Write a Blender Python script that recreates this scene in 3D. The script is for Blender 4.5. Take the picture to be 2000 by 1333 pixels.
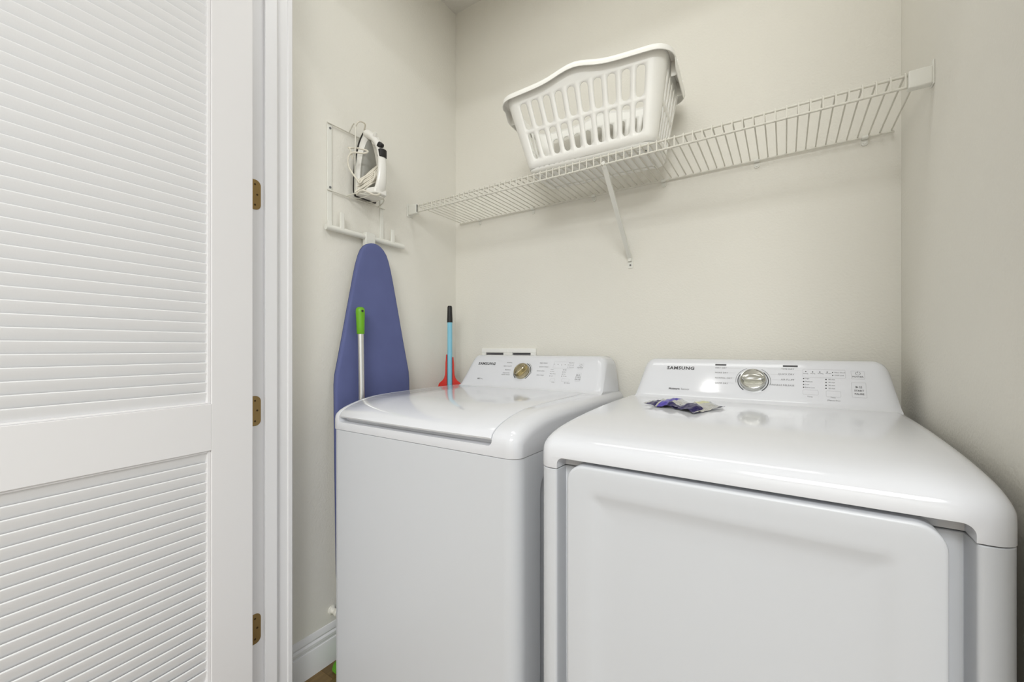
import bpy, bmesh, math, random
from mathutils import Vector, Matrix

# ------------------------------------------------------------------ clean
for o in list(bpy.data.objects):
    bpy.data.objects.remove(o)
scene = bpy.context.scene
COL = scene.collection
PI = math.pi
rnd = random.Random(7)

# ------------------------------------------------------------------ camera
F_PX, THETA, HORIZON, CAM_Z = 811.0, math.radians(33.31), 681.0, 1.13
cam_data = bpy.data.cameras.new('camera')
cam_data.sensor_width = 36.0
cam_data.lens = F_PX / 2000 * 36
cam_data.shift_y = (HORIZON - 666.5) / 2000
cam_data.clip_start = 0.02
cam = bpy.data.objects.new('camera', cam_data)
cam.location = (0, 0, CAM_Z)
cam.rotation_euler = (PI / 2, 0, THETA)
COL.objects.link(cam)
scene.camera = cam

# ------------------------------------------------------------------ world, exposure
world = bpy.data.worlds.new('world')
world.use_nodes = True
bg = world.node_tree.nodes['Background']
bg.inputs[0].default_value = (0.91, 0.965, 1.0, 1)
bg.inputs[1].default_value = 1.12
scene.world = world
vs = scene.view_settings
vs.view_transform = 'Standard'
vs.look = 'None'
vs.gamma = 1.0
vs.use_curve_mapping = False
vs.exposure = 0.16

HALL_FILL = (0.4, -1.7, 86)       # fill light added on the hall ceiling: x, y, power
CLOSET_FILL = (-0.45, 0.93, 2.6)   # fill light added on the closet ceiling: x, y, power

# room dimensions (metres, camera stands at x = 0, y = 0)
XL, XR, YB, ZT = -1.375, 0.274, 1.58, 2.80     # closet: left, right, back, ceiling
YF0, YF1 = 0.587, 0.711                          # wall with the doorway: hall face, closet face
XJ, XJR, ZH = -1.30, 0.245, 2.455                # doorway: left jamb, right jamb, head


# ------------------------------------------------------------------ helpers
def lin(c):
    return tuple(((v / 255) / 12.92 if v / 255 <= 0.04045 else ((v / 255 + 0.055) / 1.055) ** 2.4) for v in c) + (1,)


def mat(name, rgb, rough=0.5, metal=0.0, bump=None, vary=None, coat=0.0, emit=None, spec=0.5):
    m = bpy.data.materials.new(name)
    m.use_nodes = True
    nt = m.node_tree
    p = nt.nodes['Principled BSDF']
    p.inputs['Base Color'].default_value = lin(rgb)
    p.inputs['Roughness'].default_value = rough
    p.inputs['Metallic'].default_value = metal
    p.inputs['Specular IOR Level'].default_value = spec
    p.inputs['Coat Weight'].default_value = coat
    p.inputs['Coat Roughness'].default_value = 0.08
    tc = nt.nodes.new('ShaderNodeTexCoord')
    if vary:
        scale, amount, stretch = vary
        mp = nt.nodes.new('ShaderNodeMapping')
        mp.inputs['Scale'].default_value = stretch
        nz = nt.nodes.new('ShaderNodeTexNoise')
        nz.inputs['Scale'].default_value = scale
        nz.inputs['Detail'].default_value = 4
        rp = nt.nodes.new('ShaderNodeValToRGB')
        c = lin(rgb)
        rp.color_ramp.elements[0].position = 0.3
        rp.color_ramp.elements[1].position = 0.7
        rp.color_ramp.elements[0].color = tuple(v * (1 - amount) for v in c[:3]) + (1,)
        rp.color_ramp.elements[1].color = tuple(min(1, v * (1 + amount)) for v in c[:3]) + (1,)
        nt.links.new(tc.outputs['Object'], mp.inputs[0])
        nt.links.new(mp.outputs[0], nz.inputs['Vector'])
        nt.links.new(nz.outputs[0], rp.inputs[0])
        nt.links.new(rp.outputs[0], p.inputs['Base Color'])
    if bump:
        scale, strength, dist = bump
        nb = nt.nodes.new('ShaderNodeTexNoise')
        nb.inputs['Scale'].default_value = scale
        nb.inputs['Detail'].default_value = 3
        bn = nt.nodes.new('ShaderNodeBump')
        bn.inputs['Strength'].default_value = strength
        bn.inputs['Distance'].default_value = dist
        nt.links.new(tc.outputs['Object'], nb.inputs['Vector'])
        nt.links.new(nb.outputs[0], bn.inputs['Height'])
        nt.links.new(bn.outputs[0], p.inputs['Normal'])
    if emit:
        p.inputs['Emission Color'].default_value = lin(rgb)
        p.inputs['Emission Strength'].default_value = emit
    return m


def weave_mat(name, rgb):
    """cotton cover: fine weave bump"""
    m = mat(name, rgb, 0.85, vary=(9, 0.05, (1, 1, 1)), spec=0.2)
    nt = m.node_tree
    p = nt.nodes['Principled BSDF']
    tc = nt.nodes.new('ShaderNodeTexCoord')
    bn = nt.nodes.new('ShaderNodeBump')
    bn.inputs['Strength'].default_value = 0.25
    bn.inputs['Distance'].default_value = 0.0006
    hs = []
    for d in ('Y', 'Z'):
        w = nt.nodes.new('ShaderNodeTexWave')
        w.bands_direction = d
        w.inputs['Scale'].default_value = 160
        w.inputs['Distortion'].default_value = 0.6
        nt.links.new(tc.outputs['Object'], w.inputs['Vector'])
        hs.append(w)
    ad = nt.nodes.new('ShaderNodeMath')
    ad.operation = 'ADD'
    nt.links.new(hs[0].outputs['Fac'], ad.inputs[0])
    nt.links.new(hs[1].outputs['Fac'], ad.inputs[1])
    nt.links.new(ad.outputs[0], bn.inputs['Height'])
    nt.links.new(bn.outputs[0], p.inputs['Normal'])
    return m


M = {
    'wall': mat('painted_wall', (233, 230, 221), 0.75, bump=(150, 0.28, 0.004), vary=(3.0, 0.012, (1, 1, 1)), spec=0.3),
    'ceiling': mat('ceiling_paint', (228, 226, 220), 0.8, bump=(90, 0.3, 0.004)),
    'trim': mat('white_trim_paint', (229, 228, 229), 0.38, bump=(30, 0.04, 0.002)),
    'door': mat('white_door_paint', (231, 229, 229), 0.42, bump=(60, 0.05, 0.002)),
    'louver': mat('louver_paint', (229, 228, 228), 0.5, bump=(220, 0.12, 0.001)),
    'brass': mat('brass', (150, 126, 82), 0.38, 0.85, bump=(120, 0.1, 0.001)),
    'screw': mat('screw_brass', (84, 66, 40), 0.45, 0.8),
    'enamel': mat('white_enamel', (219, 220, 224), 0.10, vary=(2.0, 0.006, (1, 1, 1)), coat=0.15),
    'enamel_body': mat('white_painted_steel', (206, 208, 212), 0.36, bump=(260, 0.02, 0.0006)),
    'plastic': mat('white_plastic', (250, 249, 244), 0.36, bump=(60, 0.03, 0.001)),
    'wire': mat('white_coated_wire', (222, 219, 208), 0.4, bump=(80, 0.05, 0.001)),
    'bracket': mat('white_bracket', (231, 230, 222), 0.42, bump=(80, 0.04, 0.001)),
    'chrome': mat('knob_silver', (196, 196, 190), 0.18, 0.95, vary=(30, 0.05, (1, 8, 1))),
    'tinted_silver_knob': mat('knob_silver_brown_reflection', (178, 168, 140), 0.2, 0.95, vary=(26, 0.2, (1, 4, 1))),  # silver knob; its brownish reflection is put into the colour
    'ink': mat('grey_print', (112, 112, 114), 0.55),
    'ink_dark': mat('dark_print', (72, 72, 74), 0.55),
    'ink_light': mat('pale_print', (176, 176, 178), 0.55),
    'blue': weave_mat('blue_cotton', (98, 105, 150)),
    'blue_edge': weave_mat('dark_blue_binding', (80, 86, 124)),
    'steel': mat('brushed_aluminium', (214, 213, 210), 0.3, 0.85, vary=(60, 0.06, (1, 1, 0.05))),
    'green': mat('green_plastic', (104, 168, 20), 0.4, bump=(90, 0.1, 0.001)),
    'green_cloth': mat('green_microfibre', (92, 158, 30), 0.95, bump=(300, 0.6, 0.006)),
    'black': mat('black_rubber', (24, 22, 22), 0.5, bump=(120, 0.1, 0.001)),
    'sky': mat('pale_blue_tube', (136, 200, 222), 0.35, vary=(20, 0.03, (1, 1, 0.1))),
    'red': mat('red_plastic', (214, 42, 26), 0.35, bump=(60, 0.04, 0.001)),
    'grey_panel': mat('grey_iron_body', (150, 149, 142), 0.35, bump=(60, 0.03, 0.001)),
    'iron_white': mat('iron_white', (238, 236, 230), 0.25, coat=0.2),
    'sole': mat('sole_dark', (48, 46, 44), 0.35, 0.4),
    'cord': mat('cord_white', (224, 218, 204), 0.55, bump=(400, 0.2, 0.001)),
    'purple': mat('purple_foil', (66, 48, 168), 0.28, 0.15, bump=(120, 0.3, 0.002)),
    'navy': mat('navy_foil', (42, 34, 92), 0.25, 0.4, bump=(120, 0.3, 0.002)),
    'silver': mat('silver_foil', (206, 206, 204), 0.22, 0.7, bump=(140, 0.35, 0.002)),
    'cream': mat('cream_print', (214, 214, 176), 0.3, 0.3, bump=(140, 0.3, 0.002)),
    'dark_gap': mat('valve_recess_grey', (120, 118, 120), 0.7),
    'wood': mat('oak_plank', (118, 94, 56), 0.42, vary=(7, 0.28, (9, 0.6, 9)), bump=(90, 0.1, 0.001)),
    'wood_b': mat('oak_plank_dark', (104, 82, 46), 0.42, vary=(7, 0.28, (9, 0.6, 9)), bump=(90, 0.1, 0.001)),
    'lamp': mat('lamp_and_fill_lens', (255, 250, 240), 0.5, emit=0.8),  # lens of the hall downlight and of the added fill panels
}


class MB:
    """collects geometry, builds ONE mesh object"""
    def __init__(self):
        self.v, self.f, self.mi = [], [], []

    def add(self, verts, faces, mi=0):
        b = len(self.v)
        self.v += [tuple(p) for p in verts]
        for f in faces:
            self.f.append([b + i for i in f])
            self.mi.append(mi)

    def box(self, lo, hi, mi=0):
        (x0, y0, z0), (x1, y1, z1) = lo, hi
        self.add([(x0, y0, z0), (x1, y0, z0), (x1, y1, z0), (x0, y1, z0), (x0, y0, z1), (x1, y0, z1), (x1, y1, z1), (x0, y1, z1)],
                 [(0, 3, 2, 1), (4, 5, 6, 7), (0, 1, 5, 4), (1, 2, 6, 5), (2, 3, 7, 6), (3, 0, 4, 7)], mi)

    def loft(self, loops, cap0=True, cap1=True, closed=True, mi=0):
        n = len(loops[0])
        vs_, fs = [], []
        for l in loops:
            vs_ += l
        for i in range(len(loops) - 1):
            for j in range(n if closed else n - 1):
                k = (j + 1) % n
                fs.append((i * n + j, i * n + k, (i + 1) * n + k, (i + 1) * n + j))
        if cap0:
            fs.append(tuple(reversed(range(n))))
        if cap1:
            fs.append(tuple((len(loops) - 1) * n + j for j in range(n)))
        self.add(vs_, fs, mi)

    def tube(self, pts, r, n=8, closed=False, mi=0, cap=True):
        pts = [Vector(p) for p in pts]
        m = len(pts)
        rr = r if isinstance(r, (list, tuple)) else [r] * m
        tang = []
        for i in range(m):
            a = pts[(i - 1) % m] if (closed or i > 0) else pts[i]
            b = pts[(i + 1) % m] if (closed or i < m - 1) else pts[i]
            t = (b - a)
            tang.append(t.normalized() if t.length > 1e-9 else Vector((0, 0, 1)))
        up = Vector((0, 0, 1)) if abs(tang[0].z) < 0.9 else Vector((1, 0, 0))
        nrm = (up - tang[0] * up.dot(tang[0])).normalized()
        loops = []
        for i in range(m):
            nrm = (nrm - tang[i] * nrm.dot(tang[i]))
            nrm.normalize()
            bi = tang[i].cross(nrm)
            loops.append([pts[i] + (nrm * math.cos(2 * PI * k / n) + bi * math.sin(2 * PI * k / n)) * rr[i] for k in range(n)])
        if closed:
            loops.append(loops[0])
            self.loft(loops, False, False, mi=mi)
        else:
            self.loft(loops, cap, cap, mi=mi)

    def build(self, name, m, parent=None, smooth=40, weld=False, loc=None):
        me = bpy.data.meshes.new(name)
        me.from_pydata(self.v, [], self.f)
        ms = m if isinstance(m, (list, tuple)) else [m]
        for x in ms:
            me.materials.append(x)
        for p, i in zip(me.polygons, self.mi):
            p.material_index = i
        bm = bmesh.new()
        bm.from_mesh(me)
        if weld:
            bmesh.ops.remove_doubles(bm, verts=bm.verts, dist=1e-5)
        bmesh.ops.recalc_face_normals(bm, faces=bm.faces)
        bm.to_mesh(me)
        bm.free()
        if smooth:
            for p in me.polygons:
                p.use_smooth = True
            me.set_sharp_from_angle(angle=math.radians(smooth))
        o = bpy.data.objects.new(name, me)
        COL.objects.link(o)
        if parent is not None:
            o.parent = parent
        if loc:
            o.location = loc
        return o


def empty(name, loc=(0, 0, 0), rz=0.0):
    o = bpy.data.objects.new(name, None)
    o.empty_display_size = 0.05
    o.location = loc
    o.rotation_euler = (0, 0, rz)
    COL.objects.link(o)
    return o


def tag(o, label, cat, group=None):
    o['label'] = label
    o['category'] = cat
    if group:
        o['group'] = group
    return o


def struct(o, label=None):
    o['kind'] = 'structure'
    if label:
        o['label'] = label
    return o


def bevel(o, w, seg=2, ang=30):
    m = o.modifiers.new('bevel', 'BEVEL')
    m.width = w
    m.segments = seg
    m.limit_method = 'ANGLE'
    m.angle_limit = math.radians(ang)
    m.harden_normals = False
    return o


def bake(o):
    """replace the mesh by its evaluated (modified) version"""
    bpy.context.view_layer.update()
    dg = bpy.context.evaluated_depsgraph_get()
    me = bpy.data.meshes.new_from_object(o.evaluated_get(dg))
    o.modifiers.clear()
    o.data = me
    return o


def cut(o, cutter):
    m = o.modifiers.new('cut', 'BOOLEAN')
    m.operation = 'DIFFERENCE'
    m.object = cutter
    m.solver = 'EXACT'
    bake(o)
    bpy.data.objects.remove(cutter)
    return o


def resmooth(o, ang=35):
    for p in o.data.polygons:
        p.use_smooth = True
    o.data.set_sharp_from_angle(angle=math.radians(ang))


def rrect(w, h, r, seg=6):
    """rounded rectangle, counter-clockwise, centred"""
    pts = []
    for cx, cy, a0 in ((w / 2 - r, h / 2 - r, 0), (-w / 2 + r, h / 2 - r, PI / 2), (-w / 2 + r, -h / 2 + r, PI), (w / 2 - r, -h / 2 + r, 1.5 * PI)):
        for i in range(seg + 1):
            a = a0 + PI / 2 * i / seg
            pts.append((cx + r * math.cos(a), cy + r * math.sin(a)))
    return pts


def smooth_path(pts, k=6, closed=False):
    pts = [Vector(p) for p in pts]
    n = len(pts)
    out = []
    for i in range(n if closed else n - 1):
        p0 = pts[(i - 1) % n] if (closed or i > 0) else pts[0]
        p1, p2 = pts[i], pts[(i + 1) % n]
        p3 = pts[(i + 2) % n] if (closed or i < n - 2) else pts[-1]
        for j in range(k):
            t = j / k
            out.append(0.5 * ((2 * p1) + (p2 - p0) * t + (2 * p0 - 5 * p1 + 4 * p2 - p3) * t * t + (3 * p1 - p0 - 3 * p2 + p3) * t ** 3))
    if not closed:
        out.append(pts[-1])
    return out


def ss(a, b, x):
    t = max(0, min(1, (x - a) / (b - a)))
    return t * t * (3 - 2 * t)


# ------------------------------------------------------------------ structure: room shell
def slab(name, lo, hi, m):
    b = MB()
    b.box(lo, hi)
    return struct(b.build(name, m, smooth=0))


slab('wall_back', (XL - 0.1, YB, 0), (XR + 0.1, YB + 0.1, ZT), M['wall'])
slab('wall_left', (XL - 0.1, YF1, 0), (XL, YB, ZT), M['wall'])
slab('wall_right', (XR, YF1, 0), (XR + 0.1, YB, ZT), M['wall'])
slab('ceiling', (-3.2, -3.0, ZT), (2.2, YB + 0.1, ZT + 0.08), M['ceiling'])
wf = MB()
wf.box((-3.2, YF0, 0), (XJ - 0.02, YF1, ZT))
wf.box((XJR + 0.02, YF0, 0), (2.2, YF1, ZT))
wf.box((XJ - 0.02, YF0, ZH + 0.02), (XJR + 0.02, YF1, ZT))
struct(wf.build('wall_front', M['wall'], smooth=0))

slab('wall_hall', (-3.2, -3.1, 0), (2.2, -3.0, ZT), M['wall'])

# floor with separate planks running towards the back wall
fl = MB()
fl.box((-3.2, -3.0, -0.06), (2.2, YB, -0.006))
floor = struct(fl.build('floor', M['wood_b'], smooth=0), 'brown wood plank floor')
pw = 0.127
plank_me = {}
for i in range(14):
    x0 = XL - 0.04 + i * pw
    ys = [-0.9, -0.1 + 0.35 * ((i * 37) % 5) / 5, 0.85 + 0.5 * ((i * 53) % 7) / 7, YB]
    for j in range(3):
        key = (round(ys[j + 1] - ys[j], 3), (i + j) % 2)
        if key not in plank_me:
            b = MB()
            L = ys[j + 1] - ys[j]
            b.box((0.0006, 0.0006, -0.006), (pw - 0.0006, L - 0.0006, 0.0))
            po = b.build('plank', M['wood'] if (i + j) % 2 else M['wood_b'], floor, smooth=0)
            plank_me[key] = po.data
        else:
            po = bpy.data.objects.new('plank', plank_me[key])
            COL.objects.link(po)
            po.parent = floor
        po.location = (x0, ys[j], 0)


# baseboards
def baseboard(name, p0, p1, nrm):
    prof = [(0, 0), (0.015, 0), (0.015, 0.082), (0.0135, 0.087), (0.0105, 0.088), (0.0105, 0.094), (0.0125, 0.097),
            (0.0125, 0.106), (0.0095, 0.110), (0.007, 0.112), (0.009, 0.118), (0.007, 0.128), (0.003, 0.136), (0, 0.137)]
    b = MB()
    loops = []
    for p in (p0, p1):
        loops.append([Vector((p[0] + nrm[0] * d, p[1] + nrm[1] * d, z)) for d, z in prof])
    b.loft(loops)
    return struct(b.build(name, M['trim'], smooth=25))


baseboard('baseboard_left', (XL, YF1), (XL, YB), (1, 0))
baseboard('baseboard_back', (XL + 0.015, YB), (XR - 0.015, YB), (0, -1))
baseboard('baseboard_right', (XR, YB), (XR, YF1), (-1, 0))

# door frame: jambs with stops, casing on the hall side
def jamb(name, x, sgn):
    b = MB()
    b.box((x - 0.02 * sgn if sgn > 0 else x, YF0 - 0.004, 0), (x if sgn > 0 else x + 0.02, YF1 + 0.001, ZH))
    o = struct(b.build(name, M['trim'], smooth=0))
    bevel(o, 0.0015, 2)
    s = MB()
    xa, xb = (x, x + 0.011) if sgn > 0 else (x - 0.011, x)
    prof = [(xa, 0.628), (xb, 0.628), (xb, 0.662), (xb - 0.004 * sgn if sgn > 0 else xa, 0.668), (xa if sgn > 0 else xb, 0.670)]
    if sgn < 0:
        prof = [(xb, 0.628), (xa, 0.628), (xa, 0.662), (xa + 0.004, 0.668), (xb, 0.670)]
    s.loft([[Vector((p[0], p[1], 0)) for p in prof], [Vector((p[0], p[1], ZH)) for p in prof]])
    bevel(s.build('door_stop', M['trim'], o, smooth=0), 0.001, 2)
    e = MB()
    xe0, xe1 = (x - 0.02, x + 0.003) if sgn > 0 else (x - 0.003, x + 0.02)
    e.box((xe0, YF1 - 0.012, 0), (xe1, YF1 + 0.004, ZH))
    bevel(e.build('edge_bead', M['trim'], o, smooth=0), 0.003, 3)
    return o


jl = jamb('trim_1', XJ, 1)
jamb('trim_2', XJR, -1)
h = MB()
h.box((XJ, YF0 - 0.004, ZH), (XJR, YF1 + 0.001, ZH + 0.02))
struct(h.build('trim_3', M['trim'], smooth=0))


def casing(name, lo, hi):
    b = MB()
    b.box(lo, hi)
    return struct(bevel(b.build(name, M['trim'], smooth=0), 0.004, 3))


casing('trim_4', (XJ - 0.075, YF0 - 0.018, 0), (XJ - 0.008, YF0, ZH + 0.07))
casing('trim_5', (XJR + 0.008, YF0 - 0.018, 0), (XJR + 0.075, YF0, ZH + 0.07))
casing('trim_6', (XJ - 0.006, YF0 - 0.018, ZH + 0.008), (XJR + 0.006, YF0, ZH + 0.07))

# brass hinge leaves let into the left jamb
def hinge(z):
    hh, w, r = 0.088, 0.030, 0.0155
    y0 = 0.590
    out = [(y0, z - hh / 2), (y0 + w - r, z - hh / 2)]
    out += [(y0 + w - r + r * math.sin(a), z - hh / 2 + r - r * math.cos(a)) for a in [PI / 2 * i / 7 for i in range(1, 8)]]
    out += [(y0 + w - r + r * math.cos(a), z + hh / 2 - r + r * math.sin(a)) for a in [PI / 2 * i / 7 for i in range(0, 8)]]
    out += [(y0, z + hh / 2)]
    b = MB()
    b.loft([[Vector((XJ - 0.001, y, zz)) for y, zz in out], [Vector((XJ + 0.0012, y, zz)) for y, zz in out]])
    b.tube([(XJ + 0.002, YF0 - 0.003, z - hh / 2), (XJ + 0.002, YF0 - 0.003, z + hh / 2)], 0.0045, 10)
    o = b.build('hinge', M['brass'], jl, smooth=30)
    for dz, dy in ((-0.030, 0.014), (0.001, 0.020), (0.030, 0.014)):
        s = MB()
        s.loft([[Vector((xx, y0 + dy + rr * math.cos(k * PI / 5), z + dz + rr * math.sin(k * PI / 5))) for k in range(10)]
                for xx, rr in ((XJ + 0.0005, 0.0032), (XJ + 0.0017, 0.003), (XJ + 0.0014, 0.0012))])
        s.build('screw', M['screw'], o)


for vpx in (381, 803, 1228, -41):
    hinge(CAM_Z + (HORIZON - vpx) / F_PX * 1.222)

# ------------------------------------------------------------------ louvered door (hangs open, almost square to the wall)
DW, DH, DT = 0.762, 2.435, 0.035
door = empty('door_1', (-1.2635, 0.5815, 0.012), math.atan2(-0.9945, 0.1050))
struct(door, 'tall white louvered door standing open beside the closet')
STILE = 0.106
RAILS = [(0.0, 0.235), (0.851, 0.973), (2.32, DH)]


def dbox(name, x0, x1, z0, z1, y0=-DT, y1=0.0, m='door'):
    b = MB()
    b.box((x0, y0, z0), (x1, y1, z1))
    return bevel(b.build(name, M[m], door, smooth=0), 0.0012, 2)


dbox('stile', 0, STILE, 0, DH)
dbox('stile', DW - STILE, DW, 0, DH)
for a, b_ in RAILS:
    dbox('rail', STILE, DW - STILE, a, b_)
# sticking bead round each opening
for (a0, a1), (b0, b1) in zip(RAILS[:-1], RAILS[1:]):
    for x0, x1 in ((STILE, STILE + 0.008), (DW - STILE - 0.008, DW - STILE)):
        dbox('bead', x0, x1, a1, b0, -DT + 0.004, -0.004)
    dbox('bead', STILE + 0.008, DW - STILE - 0.008, a1, a1 + 0.004, -DT + 0.004, -0.004)
    dbox('bead', STILE + 0.008, DW - STILE - 0.008, b0 - 0.005, b0, -DT + 0.004, -0.003)
# slats: upper edge towards the viewer
PITCH = 0.0258
c0, c1, ht = Vector((-0.0195, -0.0170)), Vector((-0.0085, 0.0165)), 0.0022
ax = (c1 - c0).normalized()
nn = Vector((ax.y, -ax.x))
sec = []
for k in range(5):
    a = -PI / 2 + PI * k / 4
    sec.append(c1 + ax * (ht * math.cos(a)) - nn * (ht * math.sin(a)))
for k in range(5):
    a = -PI / 2 + PI * k / 4
    sec.append(c0 - ax * (ht * math.cos(a)) + nn * (ht * math.sin(a)))
sb = MB()
sb.loft([[Vector((x, p.x, p.y)) for p in sec] for x in (STILE + 0.006, DW - STILE - 0.006)])
slat_me = None
for (a0, a1), (b0, b1) in zip(RAILS[:-1], RAILS[1:]):
    n = int((b0 - a1 - 0.006) / PITCH)
    off = (b0 - 0.0225) if b0 < 1.0 else (a1 + 0.0125 + (n - 1) * PITCH)
    for i in range(n):
        if slat_me is None:
            so = sb.build('slat', M['louver'], door, smooth=50)
            slat_me = so.data
        else:
            so = bpy.data.objects.new('slat', slat_me)
            COL.objects.link(so)
            so.parent = door
        so.location = (0, 0, off - i * PITCH)

# ------------------------------------------------------------------ recessed ceiling lamp in the hall (seen as glints on the machines)
def downlight(x, y, power, label):
    t = empty('recessed_ceiling_lamp', (x, y, ZT))
    tag(t, label, 'lamp')
    b = MB()
    b.loft([[Vector((r * math.cos(2 * PI * k / 32), r * math.sin(2 * PI * k / 32), z)) for k in range(32)]
            for r, z in ((0.052, 0.0), (0.052, -0.004), (0.042, -0.007), (0.031, -0.004), (0.030, 0.0))], False, False)
    b.build('trim_ring', M['trim'], t, 30)
    l = MB()
    l.loft([[Vector((r * math.cos(2 * PI * k / 32), r * math.sin(2 * PI * k / 32), z)) for k in range(32)] for r, z in ((0.030, -0.001), (0.030, -0.003))])
    l.build('lens', M['lamp'], t, 30)
    ld = bpy.data.lights.new('area_light', 'AREA')
    ld.shape = 'DISK'
    ld.size = 0.05
    ld.energy = power
    ld.color = (1.0, 0.98, 0.95)
    lo = bpy.data.objects.new('area_light', ld)
    lo.location = (0, 0, -0.006)
    COL.objects.link(lo)
    lo.parent = t


downlight(-0.50, 0.33, 1.6, 'round recessed ceiling lamp just outside the closet doorway')


def fill_panel(x, y, sx, sy, power, label):  # added unseen light source in a panel housing, brightens walls and machine tops
    t = empty('ceiling_fill_panel', (x, y, ZT))
    tag(t, label, 'lamp')
    b = MB()
    for lo, hi in (((-sx / 2 - 0.03, -sy / 2 - 0.03, -0.05), (-sx / 2, sy / 2 + 0.03, 0)), ((sx / 2, -sy / 2 - 0.03, -0.05), (sx / 2 + 0.03, sy / 2 + 0.03, 0)),
                   ((-sx / 2, -sy / 2 - 0.03, -0.05), (sx / 2, -sy / 2, 0)), ((-sx / 2, sy / 2, -0.05), (sx / 2, sy / 2 + 0.03, 0))):
        b.box(lo, hi)
    b.build('fill_frame', M['trim'], t, 0)
    l = MB()
    l.box((-sx / 2, -sy / 2, -0.044), (sx / 2, sy / 2, -0.038))
    l.build('fill_diffuser', M['lamp'], t, 0)
    ld = bpy.data.lights.new('area_light', 'AREA')
    ld.shape = 'RECTANGLE'
    ld.size, ld.size_y = sx, sy
    ld.energy = power
    ld.color = (0.955, 0.985, 1.0)
    lo_ = bpy.data.objects.new('area_light', ld)
    lo_.location = (0, 0, -0.052)
    COL.objects.link(lo_)
    lo_.parent = t


fill_panel(HALL_FILL[0], HALL_FILL[1], 1.2, 1.2, HALL_FILL[2], 'large square fill light panel added to the ceiling further back in the hall')
fill_panel(CLOSET_FILL[0], CLOSET_FILL[1], 1.2, 0.28, CLOSET_FILL[2], 'long narrow fill light panel added to the closet ceiling above the machines')

# ------------------------------------------------------------------ appliance builders
Z = lambda rel: CAM_Z + rel


def cap_loft(prof, xl, xr, r, ztop_limit=None, seg=7, ymax=None):
    """prof: polyline (y, z) from the front foot, over the front, along the deck to the back. Rounded side edges."""
    n = len(prof)
    nor = []
    for i in range(n):
        a = Vector(prof[max(0, i - 1)])
        b = Vector(prof[min(n - 1, i + 1)])
        t = (b - a).normalized()
        nor.append(Vector((t.y, -t.x)))           # inward
    for i in range(n):                               # inward: towards larger y / smaller z
        if nor[i].x < -0.2 or nor[i].y > 0.2:
            nor[i] = -nor[i]
    nor[0] = Vector((1, 0))
    nor[-1] = Vector((0, -1))
    base = min(p[1] for p in prof)
    loops = []

    def loop(x, d):
        pts = []
        for p, q in zip(prof, nor):
            pts.append(Vector((x, p[0] + q.x * d, max(base, p[1] + q.y * d))))
        pts.append(Vector((x, prof[-1][0], base)))
        return pts
    for i in range(seg + 1):
        a = PI / 2 * i / seg
        loops.append(loop(xl + r * (1 - math.sin(a)) if False else xl + r * (1 - math.cos(a)), r * (1 - math.sin(a))))
    # interior stations
    for k in range(1, 6):
        loops.append(loop(xl + r + (xr - xl - 2 * r) * k / 6, 0))
    for i in range(seg, -1, -1):
        a = PI / 2 * i / seg
        loops.append(loop(xr - r * (1 - math.cos(a)), r * (1 - math.sin(a))))
    b = MB()
    b.loft(loops)
    return b


def prism(outline, z0, z1):
    b = MB()
    b.loft([[Vector((x, y, z0)) for x, y in outline], [Vector((x, y, z1)) for x, y in outline]])
    return b


def arc(cx, cy, r, a0, a1, n=6):
    return [(cx + r * math.cos(math.radians(a0 + (a1 - a0) * i / n)), cy + r * math.sin(math.radians(a0 + (a1 - a0) * i / n))) for i in range(n + 1)]


def text_mesh(s, size, align='LEFT', squash=1.0, italic=0.0, bold=0.0, space=1.0):
    cu = bpy.data.curves.new('lettering', 'FONT')
    cu.body = s
    cu.size = size
    cu.align_x = align
    cu.align_y = 'CENTER'
    cu.resolution_u = 2
    cu.shear = italic
    cu.offset = bold
    cu.space_character = space
    o = bpy.data.objects.new('lettering', cu)
    COL.objects.link(o)
    bpy.context.view_layer.update()
    dg = bpy.context.evaluated_depsgraph_get()
    me = bpy.data.meshes.new_from_object(o.evaluated_get(dg))
    vs_ = [(v.co.x * squash, v.co.y) for v in me.vertices]
    fs = [tuple(p.vertices) for p in me.polygons]
    bpy.data.objects.remove(o)
    bpy.data.meshes.remove(me)
    return vs_, fs


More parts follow.
